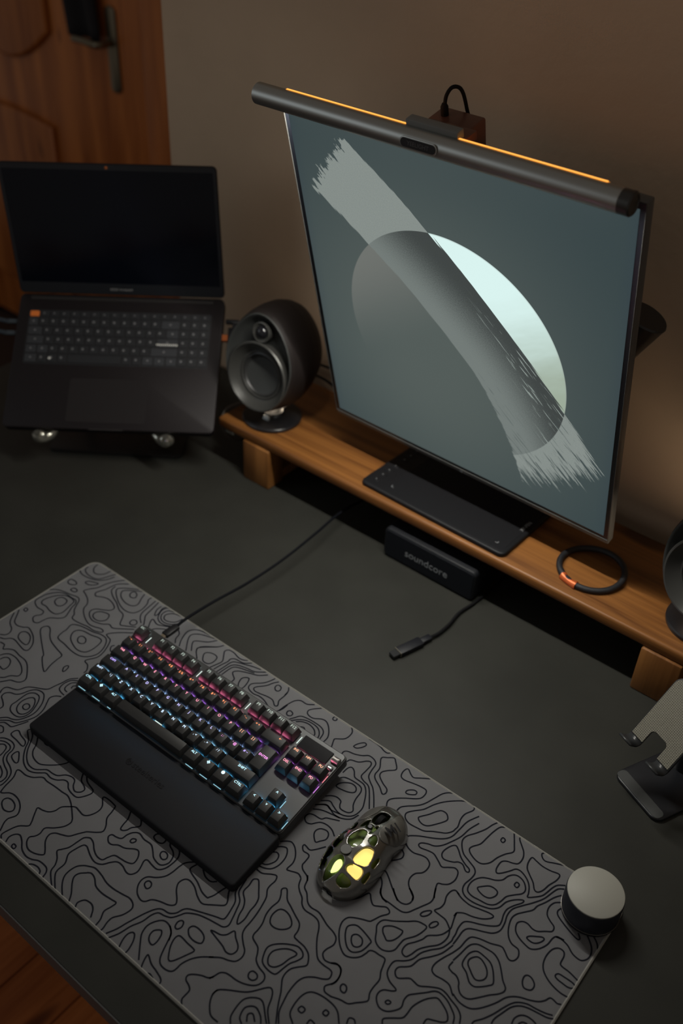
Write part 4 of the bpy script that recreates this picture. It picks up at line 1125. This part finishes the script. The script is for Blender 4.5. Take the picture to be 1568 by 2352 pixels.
obj('scroll_wheel', wh, M_rubber, mouse, (-.0033, .0985, .0225), (0, PI / 2, 0))
obj('mode_button', lathe([(.0032, 0), (.0032, .0035), (.0024, .0042), (0, .0042)], 20), M_black, mouse, (-.0038, .0788, .0335))
bdg = lathe([(.0066, -.0006), (.0066, .0003), (.0061, .0004), (.0059, .0001), (0, .0001)], 32)
obj('badge', bdg, mat('mouse_badge', (.055, .053, .048), .5, .0), mouse, (-.0058, .0375, .0390), (math.radians(2), math.radians(-3), 0))

# ------------------------------------------------------------------ dial at the corner of the mat
puck = thing('control_dial', 'round dial with pale metal top and dark sides on the mat corner', 'dial', (.4912, .1562, PADT))
obj('base', lathe([(0, 0), (.0300, 0), (.0316, .0008), (.0320, .0030), (.0319, .0046)], 64), M_black, puck)
obj('body', lathe([(.0313, .0046), (.0318, .0052), (.0318, .0330), (.0308, .0346), (0, .0346)], 64), mat('dial_side', (.022, .024, .032), .38, .3), puck)
obj('seam', lathe([(.0319, .0046), (.03215, .0047), (.03215, .0050), (.0319, .0051)], 64, cap=False), mat('seam_metal', (.22, .21, .19), .3, .9), puck)
obj('top_disc', lathe([(.0300, .0344), (.0309, .0352), (.0309, .0366), (.0300, .0372), (0, .0372)], 72), mat('dial_top', (.34, .335, .295), .5, .0, spec=.35), puck)

# ------------------------------------------------------------------ portable speaker under the shelf
bt = thing('portable_speaker', 'small black box shaped portable speaker under the shelf', 'speaker', (.0325, .5140, 0), (0, 0, -.004))
M_bt = mat('speaker_shell', (.010, .011, .014), .5, spec=.3)
def lie(bm):
    """outline drawn in x/z, depth along y"""
    for v in bm.verts: v.co = Vector((v.co.x, -v.co.z, v.co.y))
    bmesh.ops.recalc_face_normals(bm, faces=bm.faces[:]); return bm
obj('shell', lie(prism(rrect(.168, .0545, .008, 6, 0, .0280), -.0235, .0235, .003, 3)), M_bt, bt)
obj('grille', lie(prism(rrect(.162, .0485, .006, 6, 0, .0280), .0232, .0246, .0006, 1)), mat('speaker_grille', (.0065, .008, .012), .55, spec=.25, bump=(1500, .3, .0003)), bt)
obj('foot', box(-.06, .06, -.015, .015, 0, .0012), M_rubber, bt)
obj('lettering', text_mesh('soundcore', .0185, ext=.0001), mat('speaker_print', (.22, .235, .25), .45), bt, (-.003, -.0248, .0260), (PI / 2, 0, 0))

# ------------------------------------------------------------------ drawing tablet on the shelf
tb = thing('drawing_tablet', 'thin black drawing tablet lying on the shelf below the monitor', 'tablet', (.0165, .5860, ZS), (0, 0, -.022))
M_tab = mat('tablet_black', (.0075, .0078, .0095), .5, spec=.3, bump=(1400, .1, .0003))
obj('body', prism(rrect(.2655, .163, .010, 6), 0, .0078, .0028, 3), M_tab, tb)
obj('active_area', prism(rrect(.215, .150, .003, 3, .018, 0), .0074, .0080, .0001, 1), mat('tablet_surface', (.0065, .0068, .0085), .6, spec=.25), tb)
for i in range(8):
    yk = -.062 + i * .0165 + (.006 if i > 3 else 0)
    obj('express_key', prism(rrect(.0125, .0095, .003, 3), .0074, .0084, .0004, 1), M_tab, tb, (-.1155, yk, 0))
    obj('key_dot', prism(rrect(.0016, .0016, .0007, 2), .0, .0002), M_logo, tb, (-.1155, yk, .0084))
obj('lettering', text_mesh('XP-PEN', .0082, ext=.00005), M_logo, tb, (.1215, -.002, .0080), (0, 0, PI / 2))
for x, y in ((-.0865, -.062), (.1115, -.064)):
    bm = bmesh.new(); box(0, .0042, 0, .0007, 0, .00015, bm=bm); box(0, .0007, 0, .0042, 0, .00015, bm=bm)
    obj('corner_mark', bm, M_logo, tb, (x, y, .0080), (0, 0, 0 if x < 0 else PI / 2))

# ------------------------------------------------------------------ bracelet
br = thing('bracelet', 'black braided bracelet with an orange clasp lying on the shelf', 'bracelet', (.2560, .5640, ZS + .0060), (math.radians(2), math.radians(-1), 0))
bp2 = [(.0455 * math.cos(a * PI / 18), .0452 * math.sin(a * PI / 18), .0012 * math.sin(a * PI / 9)) for a in range(36)]
obj('cord', tube(bp2, .0045, 12, True, 3), mat('bracelet_cord', (.010, .011, .014), .48, bump=(900, .8, .0008)), br)
cl = bmesh.new()
cp = [(.0456 * math.cos(math.radians(a)), .0454 * math.sin(math.radians(a)), -.0003) for a in (238, 246, 254, 262, 270)]
obj('clasp', tube(cp, .0056, 14, rf=lambda t: .0064 - .0012 * math.sin(PI * t)), mat('clasp_orange', (.62, .135, .035), .35, .4), br)

# ------------------------------------------------------------------ loudspeakers on the shelf
def loudspeaker(label, x, y, yaw, rear):
    L = thing('loudspeaker', label, 'loudspeaker', (x, y, ZS), (0, 0, yaw), 'pair of round desk loudspeakers')
    M_body = mat('loudspeaker_shell', (.015, .0115, .011), .52, spec=.3, bump=(500, .1, .0004))
    M_ring = mat('loudspeaker_ring', (.060, .060, .056), .36, .3)
    M_cone = mat('loudspeaker_cone', (.030, .030, .030), .42, .1)
    obj('base', lathe([(0, 0), (.0490, 0), (.0505, .0010), (.0505, .0050), (.0490, .0068), (.0250, .0085), (.0, .0085)], 64), mat('loudspeaker_base', (.012, .012, .014), .3), L)
    obj('neck', tube([(0, .004, .006), (0, .004, .020), (0, .006, .050)], .016, 20, rf=lambda t: .021 - .006 * math.sin(PI * t)), M_black, L)
    obj('joint', lathe([(.007, 0), (.006, .0015), (0, .0018)], 20), M_gun, L, (.004, -.021, .010), (math.radians(60), 0, 0))
    # egg body: ellipsoid cut by the baffle plane; pitched back
    H = bpy.data.objects.new('cabinet', None)
    bm = bmesh.new()
    nu, nv = 56, 36
    tilt = math.radians(9)
    Rt = Matrix.Rotation(-tilt, 3, 'X')
    C0 = Vector((.000, .010, .113))
    # outline of the baffle (front, local y = -.046): egg, narrower at the top
    def egg(a):
        ca, sa = math.cos(a), math.sin(a)
        w = .0665 * (1 - .13 * max(0, sa) ** 1.3); h = .0830
        return ca * w, sa * h
    rows = []
    prof = [(-.046, 1.0), (-.040, 1.035), (-.026, 1.075), (-.008, 1.095), (.010, 1.08), (.028, 1.02), (.044, .92), (.058, .76), (.069, .55), (.075, .30), (.077, .0)]
    pp = []
    for i in range(len(prof) - 1):
        for k_ in range(4):
            f = k_ / 4; pp.append((prof[i][0] + (prof[i + 1][0] - prof[i][0]) * f, prof[i][1] + (prof[i + 1][1] - prof[i][1]) * f))
    pp.append(prof[-1])
    for yy, sc in pp:
        if sc < 1e-6: rows.append([bm.verts.new(C0 + Rt @ Vector((0, yy, .010)))]); continue
        rows.append([bm.verts.new(C0 + Rt @ Vector((egg(2 * PI * k_ / nu)[0] * sc, yy, egg(2 * PI * k_ / nu)[1] * sc + (yy + .046) * .075))) for k_ in range(nu)])
    for a_, b_ in zip(rows, rows[1:]):
        for k_ in range(nu):
            k2 = (k_ + 1) % nu
            if len(b_) == 1: bm.faces.new((a_[k_], a_[k2], b_[0]))
            else: bm.faces.new((a_[k_], a_[k2], b_[k2], b_[k_]))
    bmesh.ops.recalc_face_normals(bm, faces=bm.faces[:])
    cabn = obj('cabinet', bm, M_body, L, angle=50)
    # baffle: recessed dish with a raised lip
    bm = bmesh.new(); rows = []
    for sc, yy in ((1.0, -.046), (.985, -.0485), (.960, -.0480), (.935, -.0460), (.88, -.0380), (.75, -.0335), (.30, -.0290)):
        rows.append([bm.verts.new(C0 + Rt @ Vector((egg(2 * PI * k_ / nu)[0] * sc, yy, egg(2 * PI * k_ / nu)[1] * sc))) for k_ in range(nu)])
    for a_, b_ in zip(rows, rows[1:]):
        for k_ in range(nu): bm.faces.new((a_[k_], a_[(k_ + 1) % nu], b_[(k_ + 1) % nu], b_[k_]))
    bm.faces.new(rows[-1]); bmesh.ops.recalc_face_normals(bm, faces=bm.faces[:])
    obj('baffle', bm, mat('loudspeaker_baffle', (.034, .036, .035), .48), L, angle=50)
    def on_baffle(px, pz, dy): return Matrix.Translation(C0) @ Rt.to_4x4() @ Matrix.Translation((px, -.046 + dy, pz)) @ Matrix.Rotation(PI / 2, 4, 'X')
    wz = -.0235
    w1 = obj('woofer_ring', lathe([(.0540, -.0170), (.0580, -.004), (.0590, .0020), (.0575, .0042), (.0555, .0040), (.0500, -.0030), (.0440, -.0090), (.0420, -.0100), (.0405, -.0085), (.0385, -.0085), (.0375, -.0110)], 72, cap=False), M_ring, L)
    w1.matrix_local = on_baffle(0, wz, 0)
    w2 = obj('woofer_cone', lathe([(.0380, -.0110), (.0350, -.0100), (.0335, -.0130), (.0300, -.0165), (.0150, -.0200), (.0, -.0185)], 64, cap=False), M_cone, L)
    w2.matrix_local = on_baffle(0, wz, 0)
    t1 = obj('tweeter_ring', lathe([(.0150, -.0180), (.0165, -.004), (.0168, .0010), (.0155, .0016), (.0120, -.0010), (.0105, -.0018)], 48, cap=False), M_ring, L)
    t1.matrix_local = on_baffle(0, .0520, 0)
    t2 = obj('tweeter_dome', lathe([(.0110, -.0020), (.0105, -.0005), (.0080, .0035), (.0045, .0055), (0, .0062)], 40), M_black_gloss, L)
    t2.matrix_local = on_baffle(0, .0520, 0)
    # light in the back of the cabinet that washes the wall
    bl = prism(rrect(.044, .050, .02, 6), 0, .002, .0006, 1)
    g1 = obj('rear_light', bl, mat('rear_light_warm_%d' % (x > 0), (.8, .7, .5), .5, emit=(1.0, .82, .60), es=1.0), L)
    g1.matrix_local = Matrix.Translation(C0) @ Rt.to_4x4() @ Matrix.Translation((0, .0752, .022)) @ Matrix.Rotation(-PI / 2 + math.radians(18), 4, 'X')
    area_lamp('rear_lamp', L, g1.matrix_local @ Matrix.Translation((0, 0, .0130)) @ Matrix.Rotation(PI, 4, 'X'), .040, .046, REAR * rear, (1.0, .82, .60))
    em = bmesh.new()
    for r0, r1, a0, a1 in ((.0058, .0045, 100, 400), (.0026, .0012, 0, 300)):
        prev = None
        for i in range(21):
            a = math.radians(a0 + (a1 - a0) * i / 20)
            cur = (em.verts.new((r0 * math.cos(a), r0 * math.sin(a), 0)), em.verts.new((r1 * math.cos(a), r1 * math.sin(a), 0)))
            if prev: em.faces.new((prev[0], cur[0], cur[1], prev[1]))
            prev = cur
    e1 = obj('emblem', em, M_black, L); e1.matrix_local = on_baffle(0, wz, .0176)
    return L
loudspeaker('round black desk loudspeaker on the shelf end beside the laptop', -.3480, .5570, math.radians(4), 2.0)
loudspeaker('black desk loudspeaker cut off by the right picture edge', .4220, .5690, math.radians(-12), 24.0)

# ------------------------------------------------------------------ phone stand
ph = thing('phone_stand', 'black folding phone stand with a grey ribbed rest', 'phone stand', (.4250, .3420, 0), (0, 0, math.radians(-24)))
obj('base', prism(rrect(.0800, .1100, .012, 8, .0400, .0550), 0, .0052, .0016, 3), mat('stand_black', (.010, .011, .014), .35), ph)
obj('front_bevel', prism(rrect(.0760, .0150, .006, 6, .0395, .0095), .0050, .0060, .0005, 1), mat('stand_grey_pad', (.055, .058, .058), .5), ph)
obj('hinge_post', tube([(.029, .085, .004), (.029, .080, .05), (.029, .052, .105)], .010, 16), mat('stand_black', (0, 0, 0)), ph)
# rest: plate with two hooked fingers, leaning back
RW, RH = .0665, .094
out2 = []
def arc(cx, cy, r, a0, a1, n=6): return [(cx + r * math.cos(math.radians(a0 + (a1 - a0) * i / n)), cy + r * math.sin(math.radians(a0 + (a1 - a0) * i / n))) for i in range(n + 1)]
out2 += arc(RW - .012, RH - .012, .012, 0, 90) + arc(.012, RH - .012, .012, 90, 180)
out2 += [(0, .0)] + [(.0195, 0), (.0195, .010)] + arc(.0255, .016, .006, 180, 90)[1:] + arc(RW - .0255, .016, .006, 90, 0) + [(RW - .0195, 0), (RW, 0)]
plate = prism(out2, -.0020, .0020, .0008, 2)
R_p = Matrix.Translation((-.0045, .0140, .0715)) @ Matrix.Rotation(math.radians(54), 4, 'X')
M_pl = mat('stand_edge', (.030, .032, .034), .35)
pl1 = obj('rest', plate, M_pl, ph); pl1.matrix_local = R_p
def ribbed():
    m = bpy.data.materials.new('ribbed_silicone'); m.use_nodes = True
    nt = m.node_tree; b = nt.nodes['Principled BSDF']
    tc = nt.nodes.new('ShaderNodeTexCoord'); sp = nt.nodes.new('ShaderNodeSeparateXYZ')
    nt.links.new(tc.outputs['Object'], sp.inputs[0])
    x, y = X(nt, sp.outputs[0]), X(nt, sp.outputs[1])
    a = ((x * 420.0).frac() - .5).abs().step(.1, .4) * ((y * 420.0).frac() - .5).abs().step(.1, .4)
    b.inputs['Roughness'].default_value = .7
    nt.links.new(mixc(nt, a, (.175, .165, .130), (.225, .215, .170)), b.inputs['Base Color'])
    bp = nt.nodes.new('ShaderNodeBump'); bp.inputs['Strength'].default_value = .8; bp.inputs['Distance'].default_value = .0006
    nt.links.new(a.s, bp.inputs['Height']); nt.links.new(bp.outputs[0], b.inputs['Normal'])
    return m
cxp, cyp = RW / 2, RH / 2
inn2 = [(cxp + (x - cxp) * .955, cyp + (y - cyp) * .970) for x, y in out2]
M_rib = ribbed()
obj('rest_pad', prism(inn2, .0018, .0028, .0003, 1), M_rib, pl1)
for x0 in (0.0, RW - .0195):
    pr = [(0, 0)]
    hk = bmesh.new()
    prof2 = [(0.0, -.0020)] + arc(0.0, .0050, .0070, -90, 0, 8)[1:] 
    # hooked finger: sweep an L profile (v, n) across the finger width
    pts = [(.0015, .0)] + [(.0 - .0065 * math.sin(math.radians(a)), .0075 - .0075 * math.cos(math.radians(a))) for a in (20, 45, 70, 90)] + [(-.0065, .016), (-.0060, .021)]
    a_ = [hk.verts.new((x0, v, n_)) for v, n_ in pts] ; b_ = [hk.verts.new((x0 + .0195, v, n_)) for v, n_ in pts]
    for i in range(len(pts) - 1): hk.faces.new((a_[i], b_[i], b_[i + 1], a_[i + 1]))
    bmesh.ops.recalc_face_normals(hk, faces=hk.faces[:])
    h1 = obj('hook', hk, M_pl, pl1); sm = h1.modifiers.new('thickness', 'SOLIDIFY'); sm.thickness = .0026; sm.offset = 0

# ------------------------------------------------------------------ loose usb lead
us = thing('usb_lead', 'black usb plug on a short lead lying on the desk', 'cable')
M_usb = mat('usb_black', (.008, .0085, .012), .5, spec=.3)
pa, pb = Vector((.0945, .3180, .0050)), Vector((.1160, .3900, .0050))
dv = (pb - pa).normalized(); FM = frame(pa, Vector((dv.y, -dv.x, 0)), dv, Vector((0, 0, 1)))
q = obj('plug', box(-.0078, .0078, .0120, .0530, -.0040, .0040, .0014, 2), M_usb, us); q.matrix_local = FM
q = obj('plug_tip', box(-.0060, .0060, .0005, .0125, -.0025, .0025, .0005, 1), mat('usb_tip', (.05, .05, .052), .35, .8), us); q.matrix_local = FM
q = obj('strain_relief', box(-.0052, .0052, .0525, .0700, -.0032, .0032, .0016, 2), M_usb, us); q.matrix_local = FM
q = obj('plug_edge', box(-.0079, .0079, .0118, .0128, -.0041, .0041, .0004, 1), mat('usb_edge', (.30, .27, .20), .35, .7), us); q.matrix_local = FM
obj('cord', tube([pa + dv * .068, pa + dv * .085, (.1200, .425, .0055), (.1170, .455, .0045), (.1215, .492, .0035), (.125, .56, .0030), (.12, .66, .003), (.10, .72, .003)], .0023, 10), M_rubber, us)

# ------------------------------------------------------------------ laptop on its stand
LW, LD = .3587, .2495
LX = Vector((.8058, .5912, .0324)); LY = Vector((-.4904, .6357, .5961)); LZ = LX.cross(LY).normalized(); LY = LZ.cross(LX)
LO = Vector((-.5384, .3554, .0812))
LM = frame(LO, LX, LY, LZ)                    # local: x along the front edge, y to the hinge, z out of the keys
lap = thing_m('laptop', 'open black laptop with an orange key propped on a stand', 'laptop', LM)
M_lap = mat('laptop_dark', (.0125, .0095, .0105), .50, .2, spec=.3)
obj('base', prism(rrect(LW, LD, .010, 6, 0, LD / 2), -.0165, 0, .0018, 2), M_lap, lap)
obj('key_well', prism(rrect(.3195, .1020, .004, 4, 0, .1670), -.0002, .0003, .0001, 1), mat('laptop_well', (.010, .010, .012), .55), lap)
M_lk = mat('laptop_key', (.016, .017, .020), .48); M_lk2 = mat('laptop_key_grey', (.030, .032, .037), .48); M_lo = mat('laptop_key_orange', (.75, .19, .03), .45)
M_lp = mat('laptop_print', (.16, .16, .165), .5)
LKM = {}
def lkey(x0, x1, y0, y1, m):
    k_ = (round(x1 - x0, 5), round(y1 - y0, 5), m.name)
    if k_ not in LKM:
        w, h = x1 - x0 - .0026, y1 - y0 - .0026
        bm = prism(rrect(w, h, .0016, 2), 0, .0015, .0003, 1)
        me = bpy.data.meshes.new('laptop_key'); bm.to_mesh(me); bm.free(); me.materials.append(m); LKM[k_] = me
    return obj('key', LKM[k_], None, lap, ((x0 + x1) / 2, (y0 + y1) / 2, .0002))
legs_ = []
KX0, KX1, KY0 = -.1585, .1585, .1180
pitch = .0171
RH_ = [pitch] * 5 + [.0130]
rowsL = [
 [(1.3, 2), (1.0, 0), (1.0, 0), (1.0, 0), (5.4, 0), (1.0, 0), (1.0, 0), (1.15, 2), (1.15, 2), (1.15, 2), (1.0, 0), (1.0, 0), (1.0, 0)],
 [(1.15, 2), (1.15, 2)] + [(1.02, 0)] * 10 + [(2.75, 2)] + [(1.0, 0)] * 3,
 [(1.75, 2)] + [(1.02, 0)] * 11 + [(2.2, 2)] + [(1.0, 0)] * 3,
 [(1.5, 2)] + [(1.02, 0)] * 12 + [(1.3, 2)] + [(1.0, 0)] * 3,
 [(1.0, 2)] + [(1.02, 0)] * 12 + [(1.9, 2)] + [(1.0, 0)] * 3,
 [(1.0, 3)] + [(.96, 0)] * 17]
yy = KY0
for r, row in enumerate(rowsL):
    tot = sum(w for w, c in row); sc = (KX1 - KX0) / tot; xx = KX0
    for i, (w, c) in enumerate(row):
        m_ = {0: M_lk, 2: M_lk2, 3: M_lo}[c]
        o = lkey(xx, xx + w * sc, yy, yy + RH_[r], m_)
        if c == 0 and w < 2: legs_.append((xx + w * sc * .42, yy + RH_[r] * .58, .0034 if r < 5 else .0022))
        elif c == 2: legs_.append((xx + w * sc * .5, yy + RH_[r] * .55, .0030))
        xx += w * sc
    yy += RH_[r]
bm = bmesh.new()
for x, y, s_ in legs_: box(x - s_ / 2, x + s_ / 2, y - s_ / 2, y + s_ / 2, .0017, .0019, bm=bm)
lo_ = obj('key_print', bm, M_lp, lap, smooth=False); lo_['kind'] = 'stuff'
bm = bmesh.new()
for i in range(11): box(.0685 + i * .0034, .0685 + i * .0034 + .0022, .1560, .1592, .0017, .0020, bm=bm)
obj('enter_key_stripe', bm, mat('stripe_white', (.62, .62, .58), .5), lap, smooth=False)
obj('windows_key_print', prism(rrect(.0042, .0042, .001, 2), .0017, .0020), mat('print_white', (.7, .7, .66), .5), lap, (-.1135, .1265, 0))
obj('touchpad', prism(rrect(.135, .0790, .005, 4, -.0055, .0520), -.0003, .0003, .0001, 1), mat('touchpad_dark', (.021, .018, .019), .36, .3), lap)
obj('front_notch', box(-.032, .026, -.0004, .0012, -.0028, -.0004, .0003, 1), mat('notch', (.06, .055, .055), .4, .5), lap)
hb = lathe([(.0052, -.160), (.0052, .160)], 20)
for v in hb.verts: v.co = Vector((v.co.z, v.co.y, v.co.x))
bmesh.ops.recalc_face_normals(hb, faces=hb.faces[:])
obj('hinge', hb, mat('hinge_metal', (.045, .042, .042), .35, .7), lap, (0, .2420, -.0030))
LA = math.radians(51.9); LH = .2261
lid = obj('lid', prism(rrect(LW, LH, .008, 5, 0, LH / 2), -.0052, 0, .0010, 1), M_lap, lap, (0, LD - .0005, .0020), (LA, 0, 0))
obj('bezel', prism(rrect(LW - .0030, LH - .003, .006, 5, 0, LH / 2), -.0002, .0006, .0002, 1), mat('laptop_bezel', (.009, .0105, .014), .35), lid)
obj('display', prism(rrect(.3455, .1945, .001, 2, 0, .1190), .0004, .0009, .0001, 1), mat('laptop_display_off', (.0015, .0025, .006), .10, spec=.30), lid)
obj('camera', lathe([(.0026, 0), (.0022, .0006), (0, .0006)], 16), mat('lens_amber', (.30, .085, .02), .2), lid, (0, .2205, .0005))
obj('lettering', text_mesh('ASUS Vivobook', .0062), mat('laptop_logo', (.26, .26, .26), .5), lid, (0, .0108, .0008))

# stand: two hinged legs, a base plate and chrome hooks that hold the front edge
st = thing('laptop_stand', 'dark laptop stand with two shiny front hooks', 'laptop stand', (LO.x, LO.y, 0), (0, 0, math.radians(36.27)))
Sinv = (Matrix.Translation((LO.x, LO.y, 0)) @ Matrix.Rotation(math.radians(36.27), 4, 'Z')).inverted()
TL = Sinv @ LM
def lp(x, y, z): return TL @ Vector((x, y, z))
M_st = mat('stand_dark_metal', (.022, .021, .021), .42, .6)
obj('base_plate', prism(rrect(.235, .165, .012, 6, -.005, .125), 0, .004, .001, 2), M_st, st)
for x in (-.085, .075):
    p0 = lp(x, .015, -.022); p1 = lp(x, .20, -.022)
    bm = tube([p0, p1], .0055, 12, smooth=False)
    obj('support_rail', bm, M_st, st)
    lo2 = Vector((p0.x, .165, .006)); mid2 = lp(x, .115, -.026)
    obj('strut', tube([lo2, mid2], .0065, 12, smooth=False), M_st, st)
M_hook = mat('hook_chrome', (.55, .53, .46), .22, .9)
for x, sg in ((-.1150, 1), (.0970, -1)):
    pts = [lp(x + sg * .026, .010, -.019), lp(x + sg * .012, -.004, -.022), lp(x, -.0120, -.0150), lp(x - sg * .004, -.0130, -.006), lp(x - sg * .002, -.0090, .0015)]
    obj('hook', tube(pts, .008, 16, rf=lambda t: .0055 + .0045 * math.sin(PI * min(1, t * 1.1))), M_hook, st)
    sp2 = bmesh.new(); bmesh.ops.create_uvsphere(sp2, u_segments=24, v_segments=14, radius=.0118)
    for v in sp2.verts: v.co = Vector((v.co.x * 1.12, v.co.y * .8, v.co.z * .95))
    obj('hook_pad', sp2, M_hook, st, lp(x - sg * .002, -.0100, -.0125))
    for d in (-.0035, .0045):
        obj('hook_rivet', lathe([(.0024, 0), (.0020, .0012), (0, .0018)], 14), mat('rivet_bright', (.9, .88, .78), .12, 1.0), st, lp(x + d, -.0140, -.0025))

# leads at the left side of the laptop and the dongle at its right side
dg = thing_m('usb_dongle', 'small black usb hub plugged into the right side of the laptop', 'usb hub', LM @ Matrix.Translation((LW / 2, .178, -.008)))
obj('body', box(.010, .032, -.026, .018, -.006, .008, .002, 2), M_black, dg)
obj('plug', box(-.002, .011, -.006, .006, -.003, .004, .0006, 1), mat('plug_orange_glint', (.55, .16, .05), .3, .7), dg)  # orange reflection beside the hub, painted as the plug colour
obj('top_knob', box(.004, .027, .027, .034, -.002, .006, .0012, 2), M_black, dg)
obj('stem', box(.016, .023, .016, .028, -.001, .005, .0008, 1), M_black, dg)
for i, (dy, lab) in enumerate(((.198, 'upper dark lead plugged into the left side of the laptop'), (.176, 'lower dark lead plugged into the left side of the laptop'))):
    cc = thing_m('laptop_lead', lab, 'cable', LM @ Matrix.Translation((-LW / 2, dy, -.008)), 'leads at the left of the laptop')
    obj('plug', box(-.022, .001, -.004, .004, -.0026, .0026, .001, 1), mat('lead_plug', (.035, .045, .055), .5), cc)
    obj('cord', tube([(-.018, 0, 0), (-.05, .004, -.004), (-.10, -.006, -.02), (-.16, -.03, -.07), (-.19, -.05, -.11)], .0042, 10), mat('lead_cord', (.022, .03, .04), .5), cc)

# cables behind the shelf and at its left end
cb = thing('wall_cable', 'two thin black cables hanging along the wall behind the loudspeaker', 'cable')
obj('cord', tube([(-.46, .733, .100), (-.36, .730, .112), (-.30, .728, .100), (-.20, .728, .080), (-.05, .73, .06)], .0025, 8), M_rubber, cb)
obj('cord', tube([(-.46, .726, .082), (-.37, .722, .090), (-.31, .720, .070), (-.22, .72, .045), (-.08, .725, .03)], .0025, 8), M_rubber, cb)
sc2 = thing('loudspeaker_cable', 'thin grey cable curving over the left end of the shelf', 'cable')
obj('cord', tube([(-.362, .602, .1005), (-.385, .590, .1010), (-.405, .572, .1000), (-.4175, .545, .0985), (-.4235, .520, .0930), (-.4240, .512, .0600), (-.420, .55, .020), (-.44, .65, .003), (-.46, .72, .003)], .0021, 8), mat('cable_grey', (.12, .105, .09), .5), sc2)
ck = thing('cable_clip', 'small shiny cable clip under the left corner of the shelf', 'clip', (-.398, .512, .0765))
obj('clip_body', box(-.010, .010, -.007, .007, -.008, .0, .002, 2), mat('clip_clear', (.42, .42, .38), .15, .6), ck)
obj('clip_lip', box(-.010, .010, -.0095, -.006, -.011, -.005, .0012, 1), mat('clip_clear', (0, 0, 0)), ck)
# thin dark wavy shape in front of the door
hg = thing('door_dark_shape', 'thin dark shape in front of the wooden door above its handle', 'sheet', (-1.792, DY - .012, .33))
bm = bmesh.new(); n1, n2 = 16, 22; GG = []
for i in range(n1 + 1):
    row = []
    for j in range(n2 + 1):
        u_, v_ = i / n1, j / n2
        row.append(bm.verts.new((-.075 * (1 - .0 * v_) * (1 - u_ * 1.0) - .045 * v_ + .065 * u_ * (1 - .25 * v_), -.012 * math.sin(u_ * 9 + v_ * 2) - .010, v_ * .62)))
    GG.append(row)
for i in range(n1):
    for j in range(n2): bm.faces.new((GG[i][j], GG[i + 1][j], GG[i + 1][j + 1], GG[i][j + 1]))
bmesh.ops.recalc_face_normals(bm, faces=bm.faces[:])
cc = obj('sheet', bm, mat('dark_matt', (.010, .008, .010), .9), hg); cc.modifiers.new('thickness', 'SOLIDIFY').thickness = .004
